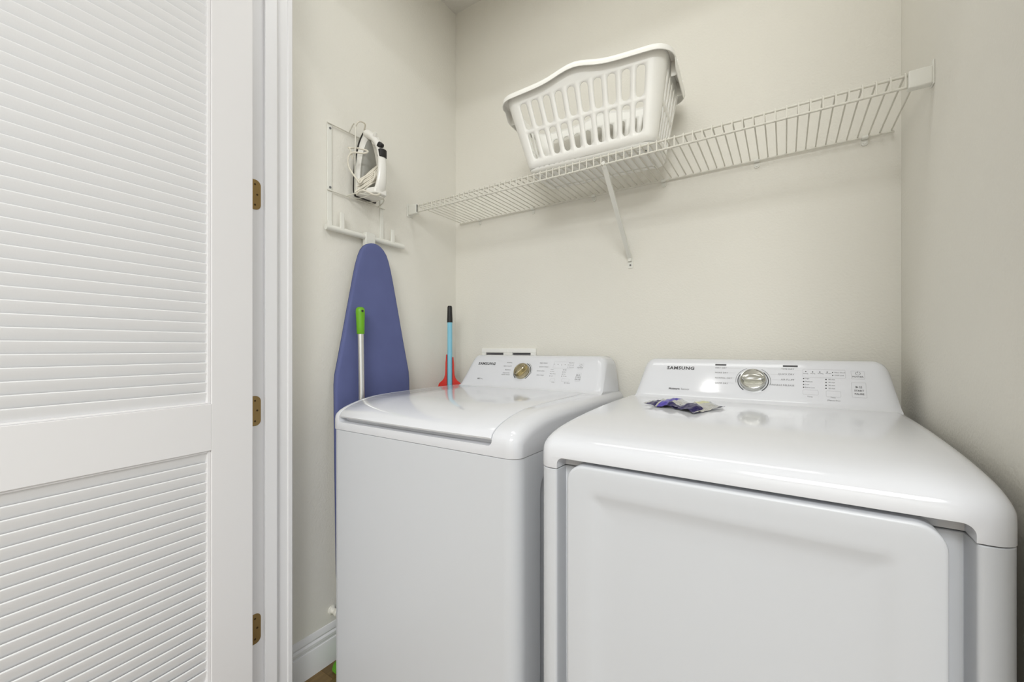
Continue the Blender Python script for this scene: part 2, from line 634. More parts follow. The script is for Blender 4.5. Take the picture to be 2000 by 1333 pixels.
class Face:
    """a sloping control panel face: (s, t) -> world"""
    def __init__(self, cx, y0, z0, tilt):
        self.o = Vector((cx, y0, z0))
        self.t = Vector((0, math.sin(tilt), math.cos(tilt)))
        self.n = Vector((0, -math.cos(tilt), math.sin(tilt)))

    def p(self, s, t, h=0.0):
        return self.o + Vector((1, 0, 0)) * s + self.t * t + self.n * h

    def from_photo(self, u, v):
        """where a measured photo point meets this panel"""
        a = (u - 1000) / F_PX
        d = Vector((-math.sin(THETA) + a * math.cos(THETA), math.cos(THETA) + a * math.sin(THETA), (HORIZON - v) / F_PX))
        c = Vector((0, 0, CAM_Z))
        k = (self.o - c).dot(self.n) / d.dot(self.n)
        q = c + d * k - self.o
        return q.x, q.dot(self.t)

    def text(self, mb, s, at, size, **kw):
        vs_, fs = text_mesh(s, size, **kw)
        mb.add([self.p(at[0] + x, at[1] + y, 0.0004) for x, y in vs_], fs)

    def rect(self, mb, s0, t0, s1, t1, h=0.0004):
        mb.add([self.p(s0, t0, h), self.p(s1, t0, h), self.p(s1, t1, h), self.p(s0, t1, h)], [(0, 1, 2, 3)])

    def frame(self, mb, s0, t0, s1, t1, r, w=0.00045):
        o_ = rrect(s1 - s0, t1 - t0, r, 4)
        i_ = rrect(s1 - s0 - 2 * w, t1 - t0 - 2 * w, max(r - w, 1e-4), 4)
        cx, cy = (s0 + s1) / 2, (t0 + t1) / 2
        mb.loft([[self.p(cx + x, cy + y, 0.0004) for x, y in o_], [self.p(cx + x, cy + y, 0.0004) for x, y in i_]], False, False)

    def dot(self, mb, s, t, r):
        mb.add([self.p(s + r * math.cos(k * PI / 5), t + r * math.sin(k * PI / 5), 0.0004) for k in range(10)], [tuple(range(10))])

    def ring_arc(self, mb, s, t, r0, r1, a0, a1, h=0.0006, n=24):
        A = [math.radians(a0 + (a1 - a0) * i / n) for i in range(n + 1)]
        lo = [[self.p(s + r * math.cos(a), t + r * math.sin(a), h) for a in A] for r in (r0, r1)]
        mb.loft(lo, False, False, closed=False)


def console(parent, cx, y0, zdeck, ztop, yback, half_b, half_t, tilt):
    """control console: rounded housing with a sloping face"""
    rise = ztop - zdeck
    dy = math.tan(tilt) * rise
    prof = [(y0 - 0.016, zdeck - 0.004), (y0 - 0.010, zdeck + 0.0005), (y0 - 0.003, zdeck + 0.004), (y0 + 0.003, zdeck + 0.0105)]
    for k in range(1, 7):
        zz = zdeck + 0.0105 + (rise - 0.020) * k / 6
        prof.append((y0 + math.tan(tilt) * (zz - zdeck) - 0.0037, zz))
    yt, zt = prof[-1]
    prof += [(yt + 0.0062, ztop - 0.0045), (yt + 0.012, ztop - 0.0012), (yt + 0.022, ztop), (yback - 0.012, ztop), (yback - 0.004, ztop - 0.003), (yback, ztop - 0.012)]
    prof_full = prof + [(yback, zdeck - 0.004)]
    n = len(prof_full)
    # sections across x with rounded upper corners
    loops = []
    seg = 8
    R = 0.030

    def section(x_b, d, sgn):
        pts = []
        for (y, z) in prof_full:
            f = max(0, min(1, (z - zdeck) / rise))
            zz = z - d * f
            half = half_b + (half_t - half_b) * max(0, min(1, (zz - zdeck) / rise))
            flare = 0.0
            yy = y
            if y < yback - 0.02:
                yy = y + min(d, 0.02) * 0.45
            pts.append(Vector((cx + sgn * (half + flare - x_b), yy, zz)))
        return pts
    for i in range(seg + 1):
        a = PI / 2 * i / seg
        loops.append(section(R * (1 - math.cos(a)), R * (1 - math.sin(a)), -1))
    for i in range(seg, -1, -1):
        a = PI / 2 * i / seg
        loops.append(section(R * (1 - math.cos(a)), R * (1 - math.sin(a)), 1))
    b = MB()
    b.loft(loops)
    o = b.build('console', M['enamel'], parent, smooth=50)
    fo = Face(cx, y0 - 0.0037, zdeck, tilt)
    return o, fo


def knob(parent, fo, s, t, r, m, ridge=0.3, rough_ring=True):
    """selector knob: dial disc with raised grip bar"""
    b = MB()
    prof = [(r * 1.0, 0.0002), (r * 1.0, 0.006), (r * 0.97, 0.012), (r * 0.93, 0.0145), (r * 0.86, 0.0150), (r * 0.82, 0.0135), (r * 0.4, 0.0125), (r * 0.02, 0.0125)]
    loops = []
    for rr, hh in prof:
        loops.append([fo.p(s + rr * math.cos(2 * PI * k / 40), t + rr * math.sin(2 * PI * k / 40), hh) for k in range(40)])
    b.loft(loops)
    o = b.build('selector_knob', m, parent, smooth=35)
    g = MB()
    ca, sa = math.cos(ridge), math.sin(ridge)

    def q(x, y, h):
        return fo.p(s + x * ca - y * sa, t + x * sa + y * ca, h)
    L, W = r * 0.80, r * 0.26
    loops = []
    for sc, hh in ((1.0, 0.012), (1.0, 0.020), (0.93, 0.0235), (0.8, 0.0245)):
        loops.append([q(L * (1 if sc > 0.95 else sc) * c, W * sc * d, hh) for c, d in
                      ((1, 0.35), (0.8, 1), (0.3, 1.15), (-0.3, 1.15), (-0.8, 1), (-1, 0.35), (-1, -0.35), (-0.8, -1), (-0.3, -1.15), (0.3, -1.15), (0.8, -1), (1, -0.35))])
    g.loft(loops)
    g.build('grip', m, o, smooth=35)
    return o


def body_outline(xl, xr, yf, yb, r, recess=None):
    out = arc(xl + r, yf + r, r, 180, 270)
    if recess:
        ra, rb, dep = recess
        f = 0.006
        out += arc(ra - f, yf + f, f, 270, 360, 4) + [(ra + 0.002, yf + dep), (rb - 0.002, yf + dep)] + arc(rb + f, yf + f, f, 180, 270, 4)
    out += arc(xr - r, yf + r, r, 270, 360)
    out += [(xr, yb), (xl, yb)]
    return out


def side_cutter(x, y0, y1, z0, z1, r, depth):
    b = MB()
    pts = rrect(y1 - y0, z1 - z0, r, 8)
    i_ = rrect(y1 - y0 - 2 * depth, z1 - z0 - 2 * depth, r - depth, 8)
    cy, cz = (y0 + y1) / 2, (z0 + z1) / 2
    b.loft([[Vector((x - depth, cy + p[0], cz + p[1])) for p in i_], [Vector((x + 0.0005, cy + p[0], cz + p[1])) for p in pts],
            [Vector((x + 0.02, cy + p[0], cz + p[1])) for p in pts]])
    return b.build('cutter', M['enamel_body'], None, smooth=0)


# ------------------------------------------------------------------ clothes dryer (right)
DXL, DXR, DYF, DYB = -0.440, 0.248, 0.775, 1.505
DSEAM = Z(-0.2505)
dryer = empty('clothes_dryer', ((DXL + DXR) / 2, (DYF + DYB) / 2, 0))
tag(dryer, 'white front-door clothes dryer with knob console standing against the right wall', 'dryer')
inv = Matrix.Translation(-dryer.location)


def adopt(o, parent):
    """parent while keeping the world placement"""
    o.parent = parent
    o.matrix_parent_inverse = Matrix.Translation(parent.location).inverted()
    return o


RA, RB = -0.398, 0.207
b = prism(body_outline(DXL, DXR, DYF, DYB, 0.028, (RA, RB, 0.042)), 0.028, DSEAM - 0.0022)
adopt(bevel(b.build('cabinet', M['enamel_body'], None, smooth=35), 0.0015, 2), dryer)
dprof = [(0.7735, DSEAM), (0.7735, Z(-0.228)), (0.7745, Z(-0.214)), (0.778, Z(-0.203)), (0.785, Z(-0.194)), (0.797, Z(-0.1865)), (0.815, Z(-0.180)),
         (0.835, Z(-0.1755)), (0.855, Z(-0.1725)), (0.885, Z(-0.1690)), (0.93, Z(-0.1650)), (1.0, Z(-0.1605)), (1.1, Z(-0.1560)), (1.2, Z(-0.1535)), (1.33, Z(-0.1515)), (DYB, Z(-0.1515))]
b = cap_loft(dprof, DXL - 0.001, DXR + 0.001, 0.030, seg=8)
top = b.build('top_cover', M['enamel'], None, smooth=60)
cb = MB()
pts = rrect(RB - RA - 0.002, 0.16, 0.014, 8)
cb.loft([[Vector(((RA + RB) / 2 + x, yy, Z(-0.2275) - 0.08 + z)) for x, z in pts] for yy in (0.70, 0.816)])
cut(top, cb.build('cutter', M['enamel'], None, smooth=0))
bevel(top, 0.003, 3, 50)
bake(top)
resmooth(top, 50)
adopt(top, dryer)
# door
dx0, dx1, dz0, dz1 = -0.3715, 0.1805, 0.18, Z(-0.2355)
dcx, dcz, dw, dh = (dx0 + dx1) / 2, (dz0 + dz1) / 2, dx1 - dx0, dz1 - dz0
b = MB()
loops = []
for ins, y in ((0.004, 0.815), (0.0, 0.812), (0.0, 0.7725), (0.0007, 0.7700), (0.0022, 0.7684), (0.005, 0.7678), (0.02, 0.7676), (0.040, 0.7676), (0.050, 0.7680), (0.056, 0.7695),
               (0.066, 0.7730), (0.080, 0.7748), (0.11, 0.7752), (0.17, 0.7752), (0.26, 0.7752)):
    pts = rrect(dw - 2 * ins, dh - 2 * ins, max(0.034 - ins * 0.4, 0.006), 8)
    loops.append([Vector((dcx + x, y, dcz + z)) for x, z in pts])
b.loft(loops)
adopt(b.build('door', M['enamel_body'], None, smooth=40), dryer)
con, fo = console(None, -0.084, 1.330, Z(-0.1515), Z(-0.0335), DYB, 0.318, 0.303, math.radians(32.5))
adopt(con, dryer)


def child(o, parent):
    """sub-part in world coordinates below a part that is itself adopted"""
    o.parent = parent
    o.matrix_parent_inverse = Matrix.Identity(4)
    return o


# printed panel: dryer
def mark(name, mb, m, parent):
    o = mb.build(name, m, None, smooth=0)
    if name in ('cycle_lettering', 'panel_outlines', 'indicator_dots', 'feature_lettering', 'brand_lettering'):
        o['kind'] = 'stuff'              # print too fine to pick apart
    return child(o, parent)


P = fo.from_photo
mb = MB()
s, t = P(1303, 719)
fo.text(mb, 'SAMSUNG', (s, t), 0.0155, squash=1.06, bold=0.0006, space=1.12)
mark('brand_lettering', mb, M['ink_dark'], con)
mb = MB()
s, t = P(1306, 759)
fo.text(mb, 'Moisture', (s, t), 0.0088, bold=0.0004)
fo.text(mb, 'Sensor', (s + 0.0355, t), 0.0088)
mark('feature_lettering', mb, M['ink'], con)
# cycle names
for (u, v, w_) in ((1397, 713, 20), (1529, 715.5, 23)):
    mb = MB()
    s, t = P(u, v)
    fo.rect(mb, s, t - 0.0026, s + w_ / 667, t + 0.0026)
    mark('cycle_group_bar', mb, M['ink_dark'], con)
mb = MB()
for v, wd in ((719, 'VERY DRY'), (728.3, 'MORE DRY'), (738.5, 'NORMAL DRY'), (748.5, 'DAMP DRY')):
    s, t = P(1396.5, v)
    fo.text(mb, wd, (s, t), 0.0070)
for v, wd in ((722, 'TIME DRY'), (732.3, 'QUICK DRY'), (743, 'AIR FLUFF'), (754, 'WRINKLE RELEASE')):
    s, t = P(1551.5, v)
    fo.text(mb, wd, (s, t), 0.0070, align='RIGHT')
s, t = P(1575, 782)
for (u, v, wd, sz) in ((1576.5, 775.2, 'Temp.', 0.0050), (1622, 777.2, 'Time', 0.0050), (1615.5, 782.4, '(Manual Dry)', 0.0050)):
    s, t = P(u, v)
    fo.text(mb, wd, (s, t), sz)
for v, wd in ((739.8, 'High'), (745.8, 'Medium'), (751.4, 'Low'), (757.4, 'Extra Low')):
    s, t = P(1572.5, v)
    fo.text(mb, wd, (s, t), 0.0050)
for v, wd in ((741.8, '60 min'), (747.6, '40 min'), (753.4, '30 min'), (759.2, '20 min')):
    s, t = P(1618, v)
    fo.text(mb, wd, (s, t), 0.0050)
for u, wd in ((1568.5, 'Sensing'), (1583, 'Drying'), (1597, 'Cooling'), (1612.5, 'Wrinkle')):
    s, t = P(u, 730.2)
    fo.text(mb, wd, (s, t), 0.0038)
for v, wd in ((728.3, 'Filter Check'), (733.8, 'Child Lock')):
    s, t = P(1629.5, v)
    fo.text(mb, wd, (s, t), 0.0046)
s, t = P(1675.5, 736.8)
fo.text(mb, 'POWER', (s, t), 0.0064, bold=0.0001, align='CENTER')
s, t = P(1678, 764)
fo.text(mb, 'START', (s, t), 0.0066, align='CENTER', bold=0.0002)
s, t = P(1678.5, 770.5)
fo.text(mb, 'PAUSE', (s, t), 0.0066, align='CENTER', bold=0.0002)
# play / pause symbol, power symbol
s, t = P(1677.5, 757)
mb.add([fo.p(s - 0.0065, t - 0.0035, 0.0004), fo.p(s - 0.0005, t, 0.0004), fo.p(s - 0.0065, t + 0.0035, 0.0004)], [(0, 1, 2)])
fo.rect(mb, s + 0.0015, t - 0.0035, s + 0.0028, t + 0.0035)
fo.rect(mb, s + 0.0045, t - 0.0035, s + 0.0058, t + 0.0035)
s, t = P(1675.5, 730.2)
fo.ring_arc(mb, s, t, 0.0043, 0.0051, 120, 420, 0.0004)
fo.rect(mb, s - 0.0005, t + 0.0012, s + 0.0005, t + 0.0056)
mark('cycle_lettering', mb, M['ink'], con)
# leader lines, frames
mb = MB()
for (u0, v0, u1, v1) in ((1420, 719.3, 1447, 719.6), (1421, 728.4, 1436, 729), (1425, 738.7, 1433, 739), (1421, 748.6, 1433, 749),
                         (1497, 720.8, 1526, 721.6), (1505, 731.8, 1522, 732.1), (1508, 742, 1525, 742.6)):
    s0, t0 = P(u0, v0)
    s1, t1 = P(u1, v1)
    fo.rect(mb, s0, (t0 + t1) / 2 - 0.0002, s1, (t0 + t1) / 2 + 0.0002)
for (ua, va, ub, vb, r) in ((1568, 737.5, 1650.5, 723.5, 0.003), (1568, 771.0, 1598, 763.0, 0.002), (1613.5, 775.5, 1642, 765.0, 0.003),
                            (1662.8, 740.8, 1688, 725.8, 0.002), (1664.5, 777, 1691, 748.5, 0.002)):
    s0, t0 = P(ua, va)
    s1, t1 = P(ub, vb)
    fo.frame(mb, min(s0, s1), min(t0, t1), max(s0, s1), max(t0, t1), r)
mark('panel_outlines', mb, M['ink_light'], con)
mb = MB()
for v in (740, 745.8, 751.5, 757):
    s, t = P(1569.5, v)
    fo.dot(mb, s, t, 0.0017)
for v in (741.8, 747.6, 753.4, 759.1):
    s, t = P(1613.3, v)
    fo.dot(mb, s, t, 0.0017)
for (u, v) in ((1626, 728.3), (1626.3, 734), (1573.8, 726.5), (1587.2, 727.1), (1601.3, 727.3), (1615.6, 727.4)):
    s, t = P(u, v)
    fo.dot(mb, s, t, 0.0014)
mark('indicator_dots', mb, M['ink_dark'], con)
ks, kt = P(1470.5, 744.5)
ko = knob(None, fo, ks, kt, 0.0335, M['chrome'], ridge=0.05)
child(ko, con)
for r0_, r1_, a0, a1 in ((0.0362, 0.0388, 148, 233), (0.0362, 0.0388, -53, 48), (0.0425, 0.0434, 112, 190), (0.0425, 0.0434, -12, 62)):
    mb = MB()
    fo.ring_arc(mb, ks, kt, r0_, r1_, a0, a1)
    mark('dial_arc', mb, M['ink_dark'], con)


def add_feet(parent, xl, xr, yf, yb):
    for x in (xl + 0.07, xr - 0.07):
        for y in (yf + 0.08, yb - 0.07):
            bb = MB()
            bb.loft([[Vector((x + r * math.cos(2 * PI * k / 16), y + r * math.sin(2 * PI * k / 16), z)) for k in range(16)]
                     for r, z in ((0.022, 0), (0.022, 0.012), (0.010, 0.016), (0.010, 0.03))])
            adopt(bb.build('foot', M['black'], None, 30), parent)


add_feet(dryer, DXL, DXR, DYF, DYB)

# ------------------------------------------------------------------ washing machine (left)
WXL, WXR, WYF, WYB = -1.221, -0.511, 0.797, 1.545
WSEAM = Z(-0.2565)
washer = empty('washing_machine', ((WXL + WXR) / 2, (WYF + WYB) / 2, 0))
tag(washer, 'white top-loading washing machine with wide lid standing left of the dryer', 'washing machine')
b = prism(body_outline(WXL, WXR, WYF, WYB, 0.040), 0.028, WSEAM - 0.0014)
cab = b.build('cabinet', M['enamel_body'], None, smooth=35)
cut(cab, side_cutter(WXR, 0.905, 1.48, 0.12, 0.815, 0.045, 0.006))
resmooth(cab, 30)
bevel(cab, 0.0012, 2, 60)
adopt(cab, washer)
wprof = [(0.7965, WSEAM), (0.7965, Z(-0.226)), (0.7985, Z(-0.214)), (0.804, Z(-0.2045)), (0.814, Z(-0.1965)), (0.830, Z(-0.1885)), (0.850, Z(-0.1815)),
         (0.880, Z(-0.1735)), (0.915, Z(-0.1670)), (0.945, Z(-0.1630)), (0.99, Z(-0.1605)), (1.06, Z(-0.1585)), (1.15, Z(-0.1575)), (1.25, Z(-0.1570)), (1.37, Z(-0.1570)), (WYB, Z(-0.1570))]
b = cap_loft(wprof, WXL - 0.001, WXR + 0.001, 0.034, seg=8)
wtop = b.build('top_cover', M['enamel'], None, smooth=60)
LXL, LXR, LYB = -1.180, -0.582, 1.366
cb = MB()
pts = rrect(LXR - LXL, 0.30, 0.012, 6)
zc = Z(-0.2325) + 0.15
outer = [[Vector(((LXL + LXR) / 2 + x, yy, zc + z)) for x, z in pts] for yy in (0.70, 0.825)]
cb.loft(outer)
cut(wtop, cb.build('cutter', M['enamel'], None, smooth=0))
cb = MB()
pts = [(LXL, 0.70), (LXR, 0.70), (LXR, LYB), (LXL, LYB)]
cb.loft([[Vector((x, y, z)) for x, y in pts] for z in (Z(-0.198), Z(-0.05))])
cut(wtop, cb.build('cutter', M['enamel'], None, smooth=0))
bevel(wtop, 0.003, 3, 50)
bake(wtop)
resmooth(wtop, 50)
adopt(wtop, washer)
# lid: same crown as the cover, thin, overhanging finger groove
b = MB()
lid_prof = [(p[0] - 0.001, p[1] + 0.0008) for p in wprof[2:-2]] + [(LYB - 0.0025, Z(-0.1562))]
gap = 0.0022
loops = []
under = [(LYB - 0.0025, Z(-0.190)), (0.835, Z(-0.2065)), (0.806, Z(-0.2165)), (0.7995, Z(-0.2175))]
for k, (x, d) in enumerate([(LXL + gap, 0.002), (LXL + gap + 0.0008, 0.0007), (LXL + gap + 0.0025, 0), (-1.05, 0), (-0.95, 0), (-0.87, 0), (-0.79, 0), (-0.69, 0), (LXR - gap - 0.0025, 0), (LXR - gap - 0.0008, 0.0007), (LXR - gap, 0.002)]):
    crown = 0.010 * (1 - ((x - (LXL + LXR) / 2) / ((LXR - LXL) / 2)) ** 2)       # front edge bows forward a little
    loops.append([Vector((x, y + d - crown * (1 - ss(0.79, 0.92, y)) * 0.6, z - d)) for y, z in lid_prof + under])
b.loft(loops)
lid = adopt(b.build('lid', M['enamel'], None, smooth=40), washer)
con2, fo2 = console(None, -0.850, 1.370, Z(-0.1570), Z(-0.0290), WYB, 0.322, 0.305, math.radians(32.5))
adopt(con2, washer)
P = fo2.from_photo
mb = MB()
s, t = P(935, 710.5)
fo2.text(mb, 'SAMSUNG', (s, t), 0.0165, squash=1.10, bold=0.0006, space=1.12)
mark('brand_lettering', mb, M['ink_dark'], con2)
mb = MB()
s, t = P(932, 739.8)
fo2.text(mb, 'VRT', (s, t), 0.0085, bold=0.0005)
fo2.text(mb, 'Plus', (s + 0.017, t), 0.0085)
mark('feature_lettering', mb, M['ink'], con2)
mb = MB()
for u, v, wd in ((1001, 709, 'NORMAL'), (999.5, 716, 'HEAVY DUTY'), (997.5, 723.2, 'BEDDING'), (995.5, 729.2, 'DELICATES/'), (995.5, 732.6, 'HAND WASH')):
    s, t = P(u, v)
    fo2.text(mb, wd, (s, t), 0.0066, align='RIGHT')
for u, v, wd in ((1054.5, 709.8, 'PERM PRESS'), (1053, 717, 'QUICK WASH'), (1048.5, 725, 'RINSE+SPIN'), (1048, 733.2, 'SPIN ONLY')):
    s, t = P(u, v)
    fo2.text(mb, wd, (s, t), 0.0066)
for u, v, wd in ((1078, 722.4, 'Hot'), (1077, 726.1, 'Warm'), (1076, 730.6, 'Eco Warm'), (1075, 734.9, 'Cold'), (1102.5, 723, 'High'), (1101.5, 727.2, 'Med'), (1100.5, 731.2, 'Low'), (1099.5, 735.3, 'No Spin'),
                 (1111.5, 709.3, 'Delay End'), (1112, 713.5, 'Soil Level'), (1111, 717.6, 'Child Lock')):
    s, t = P(u, v)
    fo2.text(mb, wd, (s, t), 0.0046)
for u, v, wd, sz in ((1077, 747.3, 'Temp.', 0.0054), (1101.5, 748.3, 'Spin Speed', 0.0054), (1133, 718.8, 'POWER', 0.0066), (1129, 737.6, 'START', 0.0078), (1128, 741.8, 'PAUSE', 0.0078)):
    s, t = P(u, v)
    fo2.text(mb, wd, (s, t), sz, align='CENTER' if u > 1120 else 'LEFT')
s, t = P(1129.5, 733.3)
mb.add([fo2.p(s - 0.0065, t - 0.0035, 0.0004), fo2.p(s - 0.0005, t, 0.0004), fo2.p(s - 0.0065, t + 0.0035, 0.0004)], [(0, 1, 2)])
fo2.rect(mb, s + 0.0015, t - 0.0035, s + 0.0028, t + 0.0035)
fo2.rect(mb, s + 0.0045, t - 0.0035, s + 0.0058, t + 0.0035)
s, t = P(1135, 714.2)
fo2.ring_arc(mb, s, t, 0.0043, 0.0051, 120, 420, 0.0004)
fo2.rect(mb, s - 0.0005, t + 0.0012, s + 0.0005, t + 0.0056)
mark('cycle_lettering', mb, M['ink'], con2)
mb = MB()
for v, u in ((722.4, 1076.5), (726.2, 1075.6), (730.6, 1074.6), (734.9, 1073.6)):
    s, t = P(u, v)
    fo2.dot(mb, s, t, 0.0013)
for v, u in ((723, 1100.4), (727.2, 1099.3), (731.3, 1098.2), (735.3, 1097)):
    s, t = P(u, v)
    fo2.dot(mb, s, t, 0.0016)
for u, v in ((1082.5, 712), (1090, 712.5), (1096.8, 713.3), (1104, 712.8), (1110, 713.3), (1109, 717.5)):
    s, t = P(u, v)
    fo2.dot(mb, s, t, 0.0014)
mark('indicator_dots', mb, M['ink'], con2)
mb = MB()
for (ua, va, ub, vb, r) in ((1079.5, 719.5, 1122, 708.0, 0.003), (1129, 721.5, 1141, 710.5, 0.002), (1122.5, 745.5, 1136, 729.5, 0.002), (1073.5, 745.2, 1084, 740.5, 0.002), (1096, 745.8, 1112, 741, 0.002)):
    s0, t0 = P(ua, va)
    s1, t1 = P(ub, vb)
    fo2.frame(mb, min(s0, s1), min(t0, t1), max(s0, s1), max(t0, t1), r)
mark('panel_outlines', mb, M['ink_light'], con2)
ks, kt = P(1020, 726.3)
ko = knob(None, fo2, ks, kt, 0.0335, M['tinted_silver_knob'], ridge=0.95)
child(ko, con2)
for r0_, r1_, a0, a1 in ((0.0362, 0.0395, 160, 233), (0.0362, 0.0395, -53, 75), (0.0425, 0.0434, -12, 62)):
    mb = MB()
    fo2.ring_arc(mb, ks, kt, r0_, r1_, a0, a1)
    mark('dial_arc', mb, M['ink_dark'], con2)
add_feet(washer, WXL, WXR, WYF, WYB)

# ------------------------------------------------------------------ wire shelf along the back wall
SZ = Z(0.617)                         # deck height
SYR, SYF = YB - 0.010, 1.272          # rear wire, front wires
SX0, SX1 = -1.335, 0.252
shelf = empty('wire_shelf', ((SX0 + SX1) / 2, SYR, SZ))
tag(shelf, 'long white wire shelf mounted across the back wall above the machines', 'shelf')


def sh(mb_, name, m='wire', ang=60):
    return adopt(mb_.build(name, M[m], None, smooth=ang), shelf)


r_w, r_r = 0.0020, 0.0033
for nm, y, z, x0, x1 in (('rear_wire', SYR, SZ - 0.004, SX0 - 0.004, SX1 + 0.006), ('front_wire', SYF, SZ - 0.002, SX0 + 0.01, XR - 0.012), ('front_wire', SYF - 0.001, SZ - 0.0285, SX0 + 0.01, XR - 0.012), ('middle_wire', (SYR + SYF) / 2 - 0.02, SZ - 0.0045, SX0, SX1)):
    if nm == 'middle_wire':
        continue
    b = MB()
    b.tube([(x0, y, z), (x1, y, z)], r_r, 8)
    sh(b, nm)
NW = 64
cw = None
for i in range(NW + 1):
    x = SX0 + (SX1 - SX0) * i / NW
    if cw is None:
        b = MB()
        b.tube([(0, SYR + 0.001, SZ + 0.001), (0, SYF - 0.002, SZ + 0.0025), (0, SYF - 0.0045, SZ + 0.001), (0, SYF - 0.0052, SZ - 0.004), (0, SYF - 0.0052, SZ - 0.031)], r_w, 6)
        o = b.build('cross_wire', M['wire'], None, smooth=60)
        cw = o.data
    else:
        o = bpy.data.objects.new('cross_wire', cw)
        COL.objects.link(o)
    adopt(o, shelf)
    o.location = (x, 0, 0)
# wall clips under the rear wire
for u in (935.5, 1040, 1159, 1296, 1478, 1689.5):
    a = (u - 1000) / F_PX
    x = SYR * (-math.sin(THETA) + a * math.cos(THETA)) / (math.cos(THETA) + a * math.sin(THETA))
    b = MB()
    b.loft([[Vector((x + p[0], yy, SZ - 0.012 + p[1])) for p in rrect(0.015, 0.026, 0.006, 4)] for yy in (YB, YB - 0.004)])
    b.tube([(x - 0.007, SYR, SZ - 0.004), (x + 0.007, SYR, SZ - 0.004)], 0.0058, 10)
    b.tube([(x, YB - 0.003, SZ - 0.018), (x, YB - 0.007, SZ - 0.018)], 0.0035, 10)
    sh(b, 'wall_clip', 'bracket', 35)
# end brackets on the side walls
b = MB()
b.box((XR - 0.0430, SYF - 0.009, SZ - 0.0355), (XR - 0.003, SYF + 0.011, SZ + 0.004))
o = sh(b, 'end_bracket', 'bracket', 0)
bevel(o, 0.003, 3)
b = MB()
b.box((XR - 0.004, SYF - 0.008, SZ - 0.037), (XR, SYF + 0.016, SZ + 0.017))
bevel(sh(b, 'bracket_plate', 'bracket', 0), 0.0015, 2)
b = MB()
b.box((XL, SYF - 0.014, SZ - 0.042), (XL + 0.004, SYF + 0.020, SZ + 0.014))
bevel(sh(b, 'bracket_plate', 'bracket', 0), 0.0015, 2)
b = MB()
b.box((XL + 0.003, SYF - 0.009, SZ - 0.036), (SX0 + 0.014, SYF + 0.010, SZ + 0.006))
o = sh(b, 'end_bracket', 'bracket', 0)
bevel(o, 0.003, 3)
b = MB()
b.box((SX0 + 0.0135, SYF - 0.0075, SZ - 0.030), (SX0 + 0.0165, SYF - 0.005, SZ + 0.001))
sh(b, 'bracket_slot', 'black', 0)
# diagonal support brace
bx = -0.488
b = MB()
A, B_ = Vector((bx + 0.004, SYF + 0.001, SZ - 0.030)), Vector((bx - 0.006, YB - 0.012, Z(0.345)))
d = (B_ - A).normalized()
sx = Vector((1, 0, 0))
up = sx.cross(d).normalized()
prof = [(-0.0075, -0.0035), (-0.0075, 0.0045), (-0.0055, 0.0045), (-0.0055, -0.0012), (0.0055, -0.0012), (0.0055, 0.0045), (0.0075, 0.0045), (0.0075, -0.0035)]
b.loft([[q + sx * p[0] + up * p[1] for p in prof] for q in (A, A + (B_ - A) * 0.5, B_)])
sh(b, 'support_brace', 'bracket', 30)
b = MB()
b.tube([A + Vector((0, 0.004, -0.004)), A + Vector((0, -0.003, 0.004)), A + Vector((0, -0.008, 0.004))], 0.006, 8)
sh(b, 'brace_hook', 'bracket')
b = MB()
fz = Z(0.327)
b.loft([[Vector((bx - 0.006 + p[0], yy, fz + p[1])) for p in rrect(0.020, 0.040, 0.003, 4)] for yy in (YB, YB - 0.003)])
b.box((bx - 0.0125, YB - 0.014, fz + 0.006), (bx + 0.0005, YB - 0.002, fz + 0.024))
sh(b, 'brace_foot', 'bracket', 30)
b = MB()
b.tube([(bx - 0.006, YB - 0.002, fz - 0.008), (bx - 0.006, YB - 0.006, fz - 0.008)], 0.0032, 10)
sh(b, 'screw', 'ink')

# ------------------------------------------------------------------ laundry basket on the shelf
BZ0 = SZ + 0.0045
bk = empty('laundry_basket', (-0.56, 1.37, BZ0))
tag(bk, 'white plastic laundry basket with rows of oval slots on the wire shelf', 'basket')
B0 = dict(x0=-0.772, x1=-0.336, y0=1.262, y1=1.462, r=0.030)
B1 = dict(x0=-0.846, x1=-0.296, y0=1.216, y1=1.514, r=0.046)
HB = 0.262


def bint(t):
    return {k: B0[k] + (B1[k] - B0[k]) * t for k in B0}


def hump(x):
    return 0.024 * math.exp(-((x + 0.575) / 0.075) ** 2)


def bpoint(side, s_, t):
    """side 0 front (left to right) 1 right 2 back 3 left; corner sides 4..7 follow each; s in 0..1"""
    q = bint(t)
    x0, x1, y0, y1, r = q['x0'], q['x1'], q['y0'], q['y1'], q['r']
    z = BZ0 + 0.012 + (HB - 0.012) * t
    if side == 0:
        x, y = x0 + r + (x1 - x0 - 2 * r) * s_, y0
        y -= 0.010 * t * (1 - (2 * s_ - 1) ** 2)
    elif side == 1:
        x, y = x1, y0 + r + (y1 - y0 - 2 * r) * s_
    elif side == 2:
        x, y = x1 - r - (x1 - x0 - 2 * r) * s_, y1
    elif side == 3:
        x, y = x0, y1 - r - (y1 - y0 - 2 * r) * s_
    else:
        c = [(x1 - r, y0 + r, -90), (x1 - r, y1 - r, 0), (x0 + r, y1 - r, 90), (x0 + r, y0 + r, 180)][side - 4]
        a = math.radians(c[2] + 90 * s_)
        x, y = c[0] + r * math.cos(a), c[1] + r * math.sin(a)
    if side in (0, 2) and t > 0.85:
        z += hump(x) * (t - 0.85) / 0.15
    return Vector((x, y, z))


T0, T1, T2 = 0.095, 0.492, 0.885
wallb = MB()


